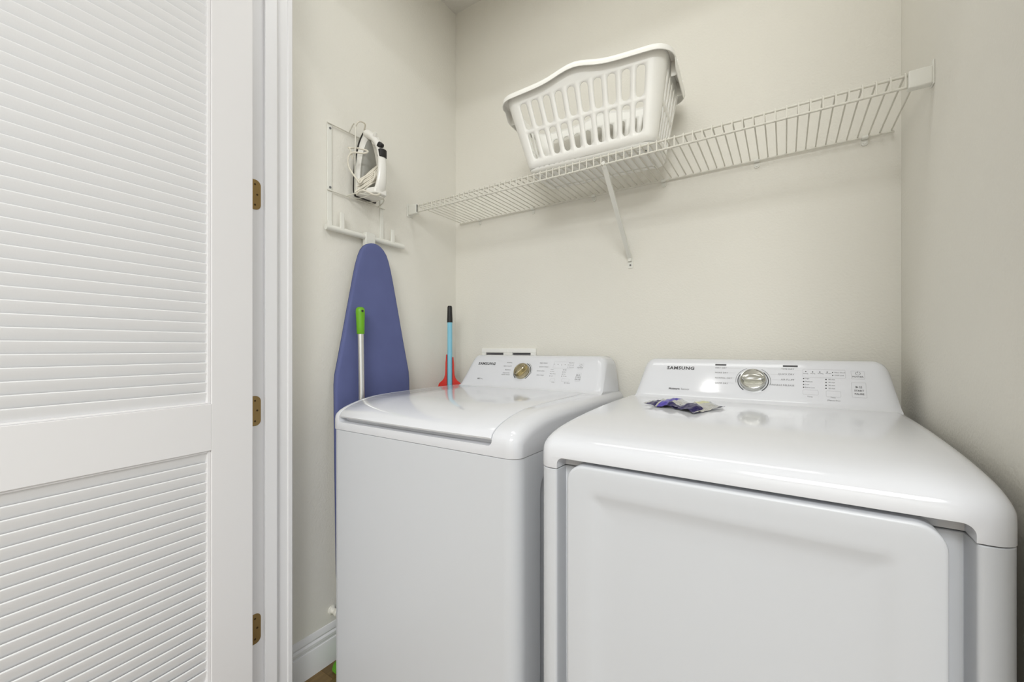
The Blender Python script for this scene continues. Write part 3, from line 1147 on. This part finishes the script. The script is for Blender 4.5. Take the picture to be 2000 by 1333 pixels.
def patch(side, s0, s1, t0, t1, ns, nt_):
    for i in range(ns):
        for j in range(nt_):
            a, b2 = s0 + (s1 - s0) * i / ns, s0 + (s1 - s0) * (i + 1) / ns
            c, d2 = t0 + (t1 - t0) * j / nt_, t0 + (t1 - t0) * (j + 1) / nt_
            wallb.add([bpoint(side, a, c), bpoint(side, b2, c), bpoint(side, b2, d2), bpoint(side, a, d2)], [(0, 1, 2, 3)])


def slot_cell(side, s0, s1, t0, t1, fw, fh):
    """cell with a stadium-shaped hole"""
    ns, nt_ = 8, 10
    out = [(i / ns, 0) for i in range(ns)] + [(1, j / nt_) for j in range(nt_)] + [(1 - i / ns, 1) for i in range(ns)] + [(0, 1 - j / nt_) for j in range(nt_)]
    # stadium in cell-relative units; true aspect = cell width / height
    w_m = (bpoint(side, s1, (t0 + t1) / 2) - bpoint(side, s0, (t0 + t1) / 2)).length
    h_m = (bpoint(side, s0, t1) - bpoint(side, s0, t0)).length
    hw, hh = w_m * fw / 2, h_m * fh / 2
    inn = []
    for (x, y) in out:
        px, py = (x - 0.5) * 2, (y - 0.5) * 2
        if abs(py) < 0.999 and abs(px) > 0.999:      # sides
            yy = py * hh
            lim = hh - hw
            if abs(yy) <= lim:
                ix, iy = math.copysign(hw, px), yy
            else:
                dy = abs(yy) - lim
                ix, iy = math.copysign(math.sqrt(max(0, hw * hw - dy * dy)), px), yy
        else:
            ang = px * math.radians(48)
            ix, iy = hw * math.sin(ang), math.copysign((hh - hw) + hw * math.cos(ang), py)
        inn.append((0.5 + ix / w_m, 0.5 + iy / h_m))
    n = len(out)
    f = lambda p: bpoint(side, s0 + (s1 - s0) * p[0], t0 + (t1 - t0) * p[1])
    wallb.add([f(p) for p in out] + [f(p) for p in inn], [(k, (k + 1) % n, n + (k + 1) % n, n + k) for k in range(n)])


for side, nc in ((0, 10), (1, 5), (2, 10), (3, 5)):
    fw = 0.58 if side in (0, 2) else 0.48
    for c in range(nc):
        a, b2 = c / nc, (c + 1) / nc
        patch(side, a, b2, 0, T0, 8, 1)
        slot_cell(side, a, b2, T0, T1, fw, 0.87)
        slot_cell(side, a, b2, T1, T2, fw, 0.88)
        patch(side, a, b2, T2, 1.0, 8, 3)
for cside in (4, 5, 6, 7):
    patch(cside, 0, 1, 0, T0, 8, 1)
    patch(cside, 0, 1, T0, T1, 8, 10)
    patch(cside, 0, 1, T1, T2, 8, 10)
    patch(cside, 0, 1, T2, 1.0, 8, 3)
wo = wallb.build('slotted_wall', M['plastic'], None, smooth=45, weld=True)
sm = wo.modifiers.new('thick', 'SOLIDIFY')
sm.thickness = 0.0028
sm.offset = -1
adopt(wo, bk)
# perimeter loop order for floor and rim
SEQ = [(0, 20), (4, 8), (1, 10), (5, 8), (2, 20), (6, 8), (3, 10), (7, 8)]


def ring(t, grow=0.0, dz=0.0, side_drop=0.0):
    pts = []
    for sd, n in SEQ:
        for i in range(n):
            p = bpoint(sd, i / n, t)
            p2 = bpoint(sd, i / n + 1e-3, t)
            tg = (p2 - p)
            nr = Vector((tg.y, -tg.x, 0)).normalized()
            drop = 0
            if side_drop and sd in (1, 3):
                s_ = i / n
                drop = side_drop * ss(0.0, 0.12, s_) * (1 - ss(0.88, 1.0, s_))
            pts.append(Vector((p.x + nr.x * grow, p.y + nr.y * grow, p.z + dz - drop)))
    return pts


b = MB()
b.loft([ring(0, -0.012, -0.008), ring(0, -0.004, -0.0055), ring(0, 0, 0), ring(0.01, 0, 0)], False, False)
inner = ring(0, -0.012, -0.008)
b.loft([inner, ring(0, -0.030, -0.008)], False, True)
o = b.build('base', M['plastic'], None, smooth=45)
adopt(o, bk)
# raised foot line below the base
b = MB()
b.loft([ring(0, -0.030, -0.0115), ring(0, -0.030, -0.007), ring(0, -0.036, -0.007), ring(0, -0.036, -0.0115), ring(0, -0.030, -0.0115)], False, False)
adopt(b.build('foot_ring', M['plastic'], None, smooth=30), bk)
b = MB()
b.loft([ring(1, -0.003, -0.002), ring(1, -0.002, 0.002), ring(1, 0.004, 0.0035), ring(1, 0.013, 0.0025), ring(1, 0.0175, -0.002), ring(1, 0.0190, -0.010), ring(1, 0.0195, -0.018, 0.030),
        ring(1, 0.0170, -0.018, 0.030), ring(1, 0.0160, -0.006), ring(1, 0.011, -0.001), ring(1, 0.0, 0.0)], False, False)
rim = adopt(b.build('rim', M['plastic'], None, smooth=50), bk)
# handle webs on the two short sides
for sd in (1, 3):
    for s_ in (0.22, 0.78):
        p = bpoint(sd, s_, 1)
        sg = 1 if sd == 1 else -1
        b = MB()
        b.box((min(p.x, p.x + sg * 0.019), p.y - 0.0015, p.z - 0.045), (max(p.x, p.x + sg * 0.019), p.y + 0.0015, p.z + 0.001))
        child(b.build('handle_web', M['plastic'], None, smooth=0), rim)

bk.rotation_euler.z = math.radians(3.4)
bk.location.y += 0.015

# ------------------------------------------------------------------ ironing-board and iron holder on the left wall
hk = empty('iron_holder', (XL + 0.01, 1.0, Z(0.434)))
tag(hk, 'white wire wall holder for iron and ironing board on the left wall', 'wall rack')


def hp(mb_, name, m='wire', ang=60):
    return adopt(mb_.build(name, M[m], None, smooth=ang), hk)


HX = XL + 0.008
yl, yr, zt_, zm, zb = 0.890, 1.122, Z(0.812), Z(0.569), Z(0.434)
for y, zt2 in ((yl, zt_ + 0.004), (yr, zt_ - 0.02)):
    b = MB()
    b.box((XL, y - 0.010, zb), (XL + 0.006, y + 0.008, zt2))
    bevel(hp(b, 'upright', 'bracket', 0), 0.002, 2)
b = MB()
b.tube([(HX, yl - 0.012, zt_ - 0.002), (HX, yr + 0.010, zt_ - 0.002)], 0.0024, 8)
hp(b, 'top_wire')
b = MB()
b.tube([(HX, yl - 0.012, zm), (HX, yr + 0.012, zm)], 0.0024, 8)
hp(b, 'cross_wire')
for zz in (zt_ - 0.018, zm + 0.012):
    b = MB()
    b.tube([(XL + 0.004, yl, zz), (XL + 0.0085, yl, zz)], 0.004, 10)
    hp(b, 'screw', 'ink')
# wire cradle that carries the iron
cr = smooth_path([(HX, 0.955, zm), (HX + 0.06, 0.952, zm - 0.004), (HX + 0.090, 0.968, zm - 0.008), (HX + 0.110, 1.010, zm - 0.006), (HX + 0.098, 1.046, zm - 0.002), (HX + 0.06, 1.075, zm - 0.002), (HX, 1.100, zm)], 6)
b = MB()
b.tube(cr, 0.0022, 8)
hp(b, 'cradle_wire')
for y in (0.990, 1.040):
    b = MB()
    b.tube([(HX, y, zm), (HX + 0.06, y, zm - 0.0065), (HX + 0.101, y, zm - 0.0055)], 0.0018, 6)
    hp(b, 'cradle_bar')
b = MB()
b.tube(smooth_path([(HX + 0.058, 0.950, zm - 0.004), (HX + 0.060, 0.949, zm + 0.11), (HX + 0.057, 0.953, zm + 0.235), (HX + 0.034, 0.962, zm + 0.262), (HX, 0.966, zt_ - 0.002)], 6), 0.0022, 8)
hp(b, 'guard_wire')
b = MB()
b.tube([(XL + 0.018, 0.866, zb - 0.002), (XL + 0.018, 1.222, zb - 0.002)], 0.0105, 14)
hp(b, 'hook_bar', 'bracket', 40)
for y, hgt in ((0.876, 0.020), (0.926, 0.062), (1.160, 0.055)):
    b = MB()
    b.loft([[Vector((XL + 0.024 + d, y + p[0] * (1 - 0.02 * k), zb + hgt * k / 3)) for p, d in (((-0.0085,), 0.004), ((0.0085,), 0.004), ((0.0085,), -0.004), ((-0.0085,), -0.004))] for k in range(4)])
    bevel(hp(b, 'hook_prong', 'bracket', 0), 0.002, 2)
b = MB()
b.loft([[Vector((xx, 1.048 + p[0], zb - 0.012 + p[1])) for p in rrect(0.044, 0.058, 0.008, 4)] for xx in (XL + 0.008, XL + 0.029)])
bevel(hp(b, 'centre_hook', 'bracket', 30), 0.002, 2)

# ------------------------------------------------------------------ clothes iron standing in the holder, tip up, sole to the wall
iron = empty('clothes_iron', (XL + 0.015, 1.026, zm + 0.004))
tag(iron, 'white and grey clothes iron with wound cord held in the wall rack', 'iron')
IX = XL + 0.017


def boat(x, L0, L1, hw, dy=0.0, n=14):
    """pointed sole outline, tip up"""
    left, right = [], []
    for i in range(n + 1):
        f = i / n
        w = hw * (1 - f ** 2.6) ** 0.80
        if f < 0.08:
            w *= 0.86 + 0.14 * math.sqrt(f / 0.08)
        z = zm + L0 + (L1 - L0) * f
        left.append(Vector((x, 1.026 + dy - w, z)))
        right.append(Vector((x, 1.026 + dy + w, z)))
    return left + list(reversed(right))[1:]


def ip(mb_, name, m, ang=45):
    return adopt(mb_.build(name, M[m], None, smooth=ang), iron)


b = MB()
b.loft([boat(IX, 0.006, 0.268, 0.050), boat(IX + 0.004, 0.004, 0.272, 0.053), boat(IX + 0.006, 0.004, 0.272, 0.053)])
ip(b, 'sole_plate', 'steel')
b = MB()
b.loft([boat(IX + 0.006, 0.002, 0.273, 0.0545), boat(IX + 0.0105, 0.002, 0.274, 0.0550)])
ip(b, 'heat_gasket', 'sole')
b = MB()
b.loft([boat(IX + 0.0105, 0.006, 0.267, 0.0490), boat(IX + 0.018, 0.008, 0.262, 0.0475), boat(IX + 0.026, 0.010, 0.254, 0.0430), boat(IX + 0.030, 0.012, 0.240, 0.037), boat(IX + 0.032, 0.016, 0.226, 0.028)])
ip(b, 'skirt', 'iron_white')
b = MB()
b.loft([boat(IX + 0.022, 0.016, 0.238, 0.0405), boat(IX + 0.036, 0.018, 0.232, 0.038), boat(IX + 0.042, 0.024, 0.220, 0.030)])
ip(b, 'water_tank', 'grey_panel')
# handle: from the nose, over, down to the heel
hpth = smooth_path([(IX + 0.026, 1.026, zm + 0.250), (IX + 0.060, 1.026, zm + 0.226), (IX + 0.090, 1.026, zm + 0.190), (IX + 0.103, 1.026, zm + 0.145), (IX + 0.105, 1.026, zm + 0.090), (IX + 0.099, 1.026, zm + 0.045), (IX + 0.086, 1.026, zm + 0.016)], 6)
loops = []
for i, p in enumerate(hpth):
    a = hpth[max(0, i - 1)]
    c = hpth[min(len(hpth) - 1, i + 1)]
    tg = (c - a).normalized()
    nr = Vector((0, 1, 0)).cross(tg).normalized()
    f = i / (len(hpth) - 1)
    wy = 0.017 + 0.006 * math.cos(f * PI) ** 2
    wn = 0.0125 + 0.004 * (f < 0.25) * (1 - f / 0.25)
    loops.append([p + Vector((0, 1, 0)) * (wy * math.cos(2 * PI * k / 14)) + nr * (wn * math.sin(2 * PI * k / 14)) for k in range(14)])
b = MB()
b.loft(loops)
ip(b, 'handle', 'iron_white', 50)
b = MB()
b.loft([[Vector((IX + 0.012, 1.026 + p[0], zm + 0.006 + zz)) for p, zz in (((-0.047,), 0), ((0.047,), 0), ((0.047,), 0.012), ((-0.047,), 0.012))],
        [Vector((IX + 0.060, 1.026 + p[0], zm + 0.006 + zz)) for p, zz in (((-0.040,), 0), ((0.040,), 0), ((0.040,), 0.020), ((-0.040,), 0.020))],
        [Vector((IX + 0.100, 1.026 + p[0], zm + 0.006 + zz)) for p, zz in (((-0.026,), 0), ((0.026,), 0), ((0.026,), 0.022), ((-0.026,), 0.022))]])
bevel(ip(b, 'heel_rest', 'iron_white', 30), 0.004, 3)
# black steam dial and button, spray nozzle
b = MB()
c = Vector((IX + 0.104, 1.020, zm + 0.186))
dn = Vector((0.72, 0, 0.69)).normalized()
e1, e2 = Vector((0, 1, 0)), dn.cross(Vector((0, 1, 0)))
b.loft([[c + dn * hh + (e1 * math.cos(2 * PI * k / 18) + e2 * math.sin(2 * PI * k / 18)) * rr for k in range(18)] for rr, hh in ((0.012, -0.008), (0.012, 0.004), (0.010, 0.008), (0.003, 0.009))])
ip(b, 'steam_dial', 'black', 35)
b = MB()
b.loft([[Vector((IX + 0.112 + dx, 1.026 + wy, zm + zz)) for dx, wy in ((-0.014, -0.0165), (0.002, -0.015), (0.007, -0.006), (0.007, 0.006), (0.002, 0.015), (-0.014, 0.0165))] for zz in (0.140, 0.150, 0.166, 0.170)])
bevel(ip(b, 'thumb_control', 'black', 40), 0.002, 2)
b = MB()
b.tube([(IX + 0.074, 1.018, zm + 0.222), (IX + 0.084, 1.014, zm + 0.236)], [0.008, 0.006], 12)
ip(b, 'spray_nozzle', 'iron_white')
# cord: exits at the heel, bundle tied through the handle opening
b = MB()
c0_ = Vector((IX + 0.066, 1.000, zm + 0.060))
path = [(IX + 0.095, 1.026, zm + 0.010), (IX + 0.110, 0.99, zm - 0.010), (IX + 0.085, 0.955, zm + 0.002)]
for k in range(7):
    w = 0.021 * (k - 3) / 3
    path += [(IX + 0.050 + 0.002 * k, 0.958 - 0.006 * (k % 2), zm + 0.020 + w * 1.2), (IX + 0.073, 1.000, zm + 0.062 + w), (IX + 0.076, 1.046, zm + 0.108 + w * 1.4), (IX + 0.066, 1.052, zm + 0.118 + w), (IX + 0.062, 1.002, zm + 0.066 + w)]
path += [(IX + 0.07, 0.955, zm + 0.03)]
b.tube(smooth_path(path, 6), 0.0034, 7)
for k in range(3):                                   # tie round the bundle
    cc = Vector((IX + 0.069, 1.008 + 0.007 * k, zm + 0.070 + 0.006 * k))
    b.tube([cc + Vector((0.017 * math.cos(a), 0.006 * math.sin(a), 0.022 * math.sin(a))) for a in [2 * PI * j / 18 for j in range(18)]], 0.0034, 7, closed=True)
ip(b, 'power_cord', 'cord', 60)
b = MB()
b.tube(smooth_path([(IX + 0.07, 0.955, zm + 0.03), (IX + 0.04, 0.930, zm + 0.09), (IX + 0.05, 0.932, zm + 0.135), (IX + 0.085, 0.962, zm + 0.138), (IX + 0.075, 0.985, zm + 0.158), (IX + 0.045, 0.965, zm + 0.168), (IX + 0.035, 0.935, zm + 0.160), (IX + 0.05, 0.928, zm + 0.150), (IX + 0.045, 0.945, zm + 0.120)], 8), 0.0032, 7)
ip(b, 'loose_cord_loop', 'cord', 60)
b = MB()
b.tube(smooth_path([(IX + 0.030, 0.962, zm + 0.245), (IX + 0.045, 0.970, zm + 0.268), (IX + 0.040, 1.000, zm + 0.275), (IX + 0.020, 1.012, zm + 0.262)], 8), 0.0028, 7)
ip(b, 'top_cord_loop', 'cord', 60)

# ------------------------------------------------------------------ ironing board hanging from the holder
BXF = -1.318                                    # front of the cover
board = empty('ironing_board', (BXF - 0.02, 1.052, Z(-0.95)))
tag(board, 'ironing board with plain blue cotton cover hanging nose up on the left wall', 'ironing board')
half = [(0.405, 0.0), (0.4035, 0.014), (0.398, 0.029), (0.388, 0.043), (0.372, 0.056), (0.350, 0.066), (0.315, 0.077), (0.27, 0.088), (0.20, 0.1035), (0.12, 0.121), (0.04, 0.138),
        (-0.04, 0.156), (-0.095, 0.1685), (-0.13, 0.1715), (-0.25, 0.172), (-0.50, 0.172), (-0.80, 0.171), (-0.885, 0.167), (-0.93, 0.157), (-0.955, 0.140), (-0.962, 0.11), (-0.965, 0.0)]
cy = 1.052


def board_loop(x, ins):
    pts = []
    l, r_ = [], []
    for zz, w in half:
        w2 = w * (1 - ins / 0.172)
        z2 = -0.28 + (zz + 0.28) * (1 - ins / 0.685)
        c2 = cy - 0.006 + (0.405 - z2) * 0.013       # hangs a touch out of plumb
        l.append(Vector((x, c2 - w2, Z(z2))))
        r_.append(Vector((x, c2 + w2, Z(z2))))
    return l + list(reversed(r_))[1:-1]


def bp(mb_, name, m, ang=50):
    return adopt(mb_.build(name, M[m], None, smooth=ang), board)


b = MB()
b.loft([board_loop(BXF - 0.018, 0.0015), board_loop(BXF - 0.012, 0.0), board_loop(BXF - 0.005, 0.0005), board_loop(BXF - 0.0015, 0.003), board_loop(BXF, 0.009), board_loop(BXF + 0.0005, 0.03)])
bp(b, 'cotton_cover', 'blue')
b = MB()
b.loft([board_loop(BXF - 0.0225, 0.004), board_loop(BXF - 0.018, 0.0)])
bp(b, 'elastic_hem', 'blue_edge')
b = MB()
b.loft([board_loop(BXF - 0.026, 0.02), board_loop(BXF - 0.022, 0.02)])
bp(b, 'mesh_deck', 'bracket')
for sgn in (-1, 1):
    b = MB()
    b.tube(smooth_path([(BXF - 0.034, cy + sgn * 0.03, Z(0.15)), (BXF - 0.036, cy + sgn * 0.06, Z(-0.3)), (BXF - 0.036, cy + sgn * 0.10, Z(-0.80)), (BXF - 0.036, cy + sgn * 0.11, Z(-0.90))], 5), 0.008, 8)
    bp(b, 'folded_leg', 'bracket')

# ------------------------------------------------------------------ green flat mop leaning between board and washing machine
mx, my = -1.270, 0.957
mop = empty('flat_mop', (mx, my, 0))
tag(mop, 'mop with green hand grip and silver handle leaning on the blue ironing board', 'mop')


def mp(mb_, name, m, ang=45):
    return adopt(mb_.build(name, M[m], None, smooth=ang), mop)


ztop = Z(0.150)
zg = Z(0.052)
lean = lambda z: Vector((mx + 0.012 - 0.030 * (z / ztop), my, z))
b = MB()
b.tube([lean(0.07), lean(zg + 0.004)], 0.0108, 18)
mp(b, 'handle', 'steel')
b = MB()
zz = [zg, zg + 0.002, zg + 0.03, ztop - 0.02, ztop - 0.010, ztop - 0.004, ztop]
b.tube([lean(z) for z in zz], [0.0125, 0.0135, 0.0142, 0.0160, 0.0158, 0.0135, 0.008], 18)
grip = mp(b, 'hand_grip', 'green')
b = MB()
q = lean(ztop - 0.012)
b.tube([q + Vector((0.013, -0.0015, -0.003)), q + Vector((0.0165, -0.003, -0.003))], 0.0042, 12)
child(b.build('hanging_hole', M['black'], None, smooth=30), grip)
b = MB()
b.tube([lean(0.055), lean(0.10)], [0.016, 0.012], 14)
mp(b, 'swivel_joint', 'green')
b = MB()
b.loft([[Vector((mx - 0.008 + p[0], my + 0.055 + p[1], z)) for p in rrect(w_, l_, 0.03, 5)] for w_, l_, z in ((0.105, 0.29, 0.0), (0.115, 0.30, 0.008), (0.112, 0.295, 0.018), (0.095, 0.27, 0.022))])
mp(b, 'mop_pad', 'green_cloth')
b = MB()
b.loft([[Vector((mx - 0.008 + p[0], my + 0.055 + p[1], z)) for p in rrect(w_, l_, 0.02, 5)] for w_, l_, z in ((0.075, 0.25, 0.022), (0.070, 0.24, 0.034), (0.04, 0.06, 0.056))])
mp(b, 'head_plate', 'green')

# ------------------------------------------------------------------ broom with pale blue handle and red dustpan in the back corner
bxx, byy = -1.298, 1.450
broom = empty('broom', (bxx, byy, 0))
tag(broom, 'broom with pale blue handle and black grip standing in the back left corner', 'broom')


def br(mb_, name, m, ang=45):
    return adopt(mb_.build(name, M[m], None, smooth=ang), broom)


bt = Z(0.197)
ln = lambda z: Vector((bxx + 0.014 * (1 - z / bt), byy - 0.012 * (1 - z / bt), z))
b = MB()
b.tube([ln(0.10), ln(Z(0.122))], 0.0115, 16)
br(b, 'handle', 'sky')
b = MB()
z0 = Z(0.120)
b.tube([ln(z0), ln(z0 + 0.012), ln(z0 + 0.03), ln(bt - 0.006), ln(bt)], [0.0128, 0.0128, 0.0120, 0.0108, 0.0085], 16)
br(b, 'hand_grip', 'black')
b = MB()
b.loft([[Vector((bxx + 0.012 + p[0], byy - 0.012 + p[1], z)) for p in rrect(w_, l_, 0.015, 4)] for w_, l_, z in ((0.036, 0.20, 0.0), (0.034, 0.19, 0.07), (0.030, 0.17, 0.075), (0.028, 0.06, 0.12))])
br(b, 'broom_head', 'red')
pan = empty('dustpan', (bxx + 0.02, byy, Z(-0.42)))
tag(pan, 'red plastic dustpan clipped upright onto the pale blue broom handle', 'dustpan')


def pn(mb_, name, m, ang=35):
    return adopt(mb_.build(name, M[m], None, smooth=ang), pan)


pc = ln(Z(-0.05))
# direction across the view: the pan faces the room
ux = Vector((0.836, 0.549, 0))
uf = Vector((0.549, -0.836, 0))


def pq(w, f, zrel):
    return pc + ux * w + uf * f + Vector((0, 0, zrel + 0.05))


for sg in (-1, 1):
    ztp = -0.028 if sg < 0 else -0.040
    b = MB()
    edge = [(ztp, 0.0125, 0.0165), (-0.07, 0.0125, 0.0195), (-0.10, 0.0125, 0.0200), (-0.122, 0.0125, 0.0215), (-0.137, 0.0125, 0.026), (-0.148, 0.0125, 0.034), (-0.156, 0.0125, 0.044), (-0.163, 0.0125, 0.050), (-0.20, 0.0125, 0.060)]
    lo = []
    for zrel, wi, wo_ in edge:
        lo.append([pq(sg * wi, -0.006, zrel), pq(sg * wo_, -0.006, zrel), pq(sg * wo_, 0.008, zrel), pq(sg * wi, 0.008, zrel)])
    b.loft(lo)
    bevel(pn(b, 'clip_arm', 'red', 0), 0.0012, 2)
b = MB()
lo = []
for zrel, w_, d_ in ((-0.19, 0.056, 0.010), (-0.24, 0.056, 0.014), (-0.30, 0.056, 0.016), (-0.36, 0.056, 0.016)):
    lo.append([pq(-w_, 0.014, zrel), pq(w_, 0.014, zrel), pq(w_, 0.014 + d_, zrel), pq(w_ - 0.003, 0.014 + d_, zrel), pq(w_ - 0.003, 0.017, zrel), pq(-w_ + 0.003, 0.017, zrel), pq(-w_ + 0.003, 0.014 + d_, zrel), pq(-w_, 0.014 + d_, zrel)])
b.loft(lo)
pn(b, 'scoop', 'red')

# ------------------------------------------------------------------ washer outlet box in the back wall
ob = empty('outlet_box', (-1.056, YB, Z(-0.2)))
tag(ob, 'white plumbing outlet box with two openings in the wall behind the washing machine', 'outlet box')
ox0, ox1, oz0, oz1 = -1.204, -0.908, Z(-0.215), Z(0.0)
of = 0.010


def obx(name, lo, hi, m='plastic', bv=0.0015):
    b_ = MB()
    b_.box(lo, hi)
    o_ = adopt(b_.build(name, M[m], None, smooth=0), ob)
    if bv:
        bevel(o_, bv, 2)
    return o_


w1 = (-1.180, -1.080)
w2 = (-1.030, -0.935)
for nm, x0, x1, z0, z1 in (('frame_top', ox0, ox1, Z(-0.020), oz1), ('frame_bottom', ox0, ox1, oz0, oz0 + 0.022), ('frame_side', ox0, w1[0], oz0 + 0.022, Z(-0.020)), ('frame_divider', w1[1], w2[0], oz0 + 0.022, Z(-0.020)), ('frame_side', w2[1], ox1, oz0 + 0.022, Z(-0.020))):
    obx(nm, (x0, YB - of, z0), (x1, YB - 0.0001, z1))
for x0, x1 in (w1, w2):
    obx('recess', (x0, YB - 0.0012, oz0 + 0.022), (x1, YB - 0.0002, Z(-0.020)), 'dark_gap', 0)
    xm = (x0 + x1) / 2
    b = MB()
    b.tube([(xm, YB - 0.004, Z(-0.13)), (xm, YB - 0.006, Z(-0.09))], 0.004, 10)
    b.tube([(xm - 0.015, YB - 0.006, Z(-0.09)), (xm + 0.015, YB - 0.006, Z(-0.09))], 0.004, 10)
    adopt(b.build('valve_handle', M['chrome'], None), ob)
obx('label_ridge', (w1[1] + 0.022, YB - of - 0.002, Z(-0.019)), (w1[1] + 0.026, YB - of + 0.001, Z(-0.006)))

# ------------------------------------------------------------------ little round bumper low on the left wall
kb = empty('wall_bumper', (XL, 0.902, Z(-0.950)))
tag(kb, 'small round beige wall bumper above the left baseboard beside the washing machine', 'door stop')
b = MB()
b.loft([[Vector((XL + xx, 0.902 + r * math.cos(2 * PI * k / 20), Z(-0.950) + r * math.sin(2 * PI * k / 20))) for k in range(20)] for r, xx in ((0.016, 0.0), (0.016, 0.003), (0.0105, 0.006), (0.0095, 0.022))])
adopt(b.build('stem', M['wall'], None, 35), kb)
b = MB()
b.loft([[Vector((XL + xx, 0.902 + r * math.cos(2 * PI * k / 20), Z(-0.950) + r * math.sin(2 * PI * k / 20))) for k in range(20)] for r, xx in ((0.0125, 0.022), (0.0135, 0.024), (0.0135, 0.034), (0.011, 0.037), (0.003, 0.038))])
adopt(b.build('rubber_tip', M['wire'], None, 35), kb)


# ------------------------------------------------------------------ two foil sachets on the dryer
def deck_z(y):
    for (a, za), (c, zc2) in zip(dprof[:-1], dprof[1:]):
        if a <= y <= c:
            return za + (zc2 - za) * (y - a) / (c - a)
    return dprof[-1][1]


def sachet(corners, lift, label, bands, seed):
    """corners: 4 points on the deck (x, y) in order; crumpled pouch"""
    r2 = random.Random(seed)
    n, m_ = 22, 14
    ph = [r2.uniform(0, 6.28) for _ in range(6)]
    A_, B2, C_, D_ = [Vector(c) for c in corners]
    top_, bot, mi = [], [], []
    for j in range(m_ + 1):
        for i in range(n + 1):
            f, g = i / n, j / m_
            p = A_ * (1 - f) * (1 - g) + B2 * f * (1 - g) + C_ * f * g + D_ * (1 - f) * g
            e = min(f, 1 - f, g, 1 - g)
            puff = 0.0075 * ss(0.0, 0.25, min(g, 1 - g)) * ss(0.04, 0.25, min(f, 1 - f))
            wave = lift * (0.5 + 0.5 * math.sin(ph[0] + f * 7.5 + g * 2.0)) + 0.4 * lift * (0.5 + 0.5 * math.sin(ph[1] + f * 15 - g * 6))
            cr_ = 0.0016 * math.sin(ph[2] + 23 * f + 9 * g) * math.sin(ph[3] + 17 * g - 6 * f)
            z = deck_z(p.y) + 0.0022 + wave + max(0, cr_)
            top_.append(Vector((p.x, p.y, z + puff + cr_ * 0.6)))
            bot.append(Vector((p.x, p.y, z - 0.0007)))
    b_ = MB()
    W_ = n + 1
    for j in range(m_):
        for i in range(n):
            q = [j * W_ + i, j * W_ + i + 1, (j + 1) * W_ + i + 1, (j + 1) * W_ + i]
            mi = bands((i + 0.5) / n, (j + 0.5) / m_)
            b_.add([top_[k] for k in q], [(0, 1, 2, 3)], mi)
            b_.add([bot[k] for k in q], [(3, 2, 1, 0)], 2)
    rim_ = [i for i in range(n)] + [j * W_ + n for j in range(m_)] + [m_ * W_ + n - i for i in range(n)] + [(m_ - j) * W_ for j in range(m_)]
    for k in range(len(rim_)):
        a, c = rim_[k], rim_[(k + 1) % len(rim_)]
        b_.add([bot[a], bot[c], top_[c], top_[a]], [(0, 1, 2, 3)], 1)
    o = b_.build('detergent_sachet', [M['purple'], M['navy'], M['silver'], M['cream']], None, smooth=50, weld=True)
    # origin at the sachet
    cc = (A_ + B2 + C_ + D_) / 4
    off = Vector((cc.x, cc.y, deck_z(cc.y)))
    for v_ in o.data.vertices:  # local coordinates
        v_.co -= off
    o.location = off
    tag(o, label, 'sachet', 'foil sachets on the dryer')
    return o


def bands1(f, g):
    if f < 0.08:
        return 2
    if 0.36 < f < 0.41:
        return 2
    if f < 0.36:
        return 1 if g < 0.60 else 2
    if f < 0.74:
        return 0
    return 1 if g < 0.22 else 2


def bands2(f, g):
    if g < 0.36:
        return 1 if f < 0.9 else 2
    if 0.35 < f < 0.62 and 0.45 < g < 0.8:
        return 3
    if f < 0.12:
        return 0
    return 2


sachet([(-0.318, 1.128), (-0.232, 1.108), (-0.205, 1.215), (-0.300, 1.235)], 0.006, 'purple and silver foil sachet nearer the washing machine on the dryer top', bands1, 3)
sachet([(-0.245, 1.118), (-0.180, 1.062), (-0.128, 1.190), (-0.190, 1.225)], 0.0055, 'crumpled silver foil sachet with pale print below the dryer knob', bands2, 11)
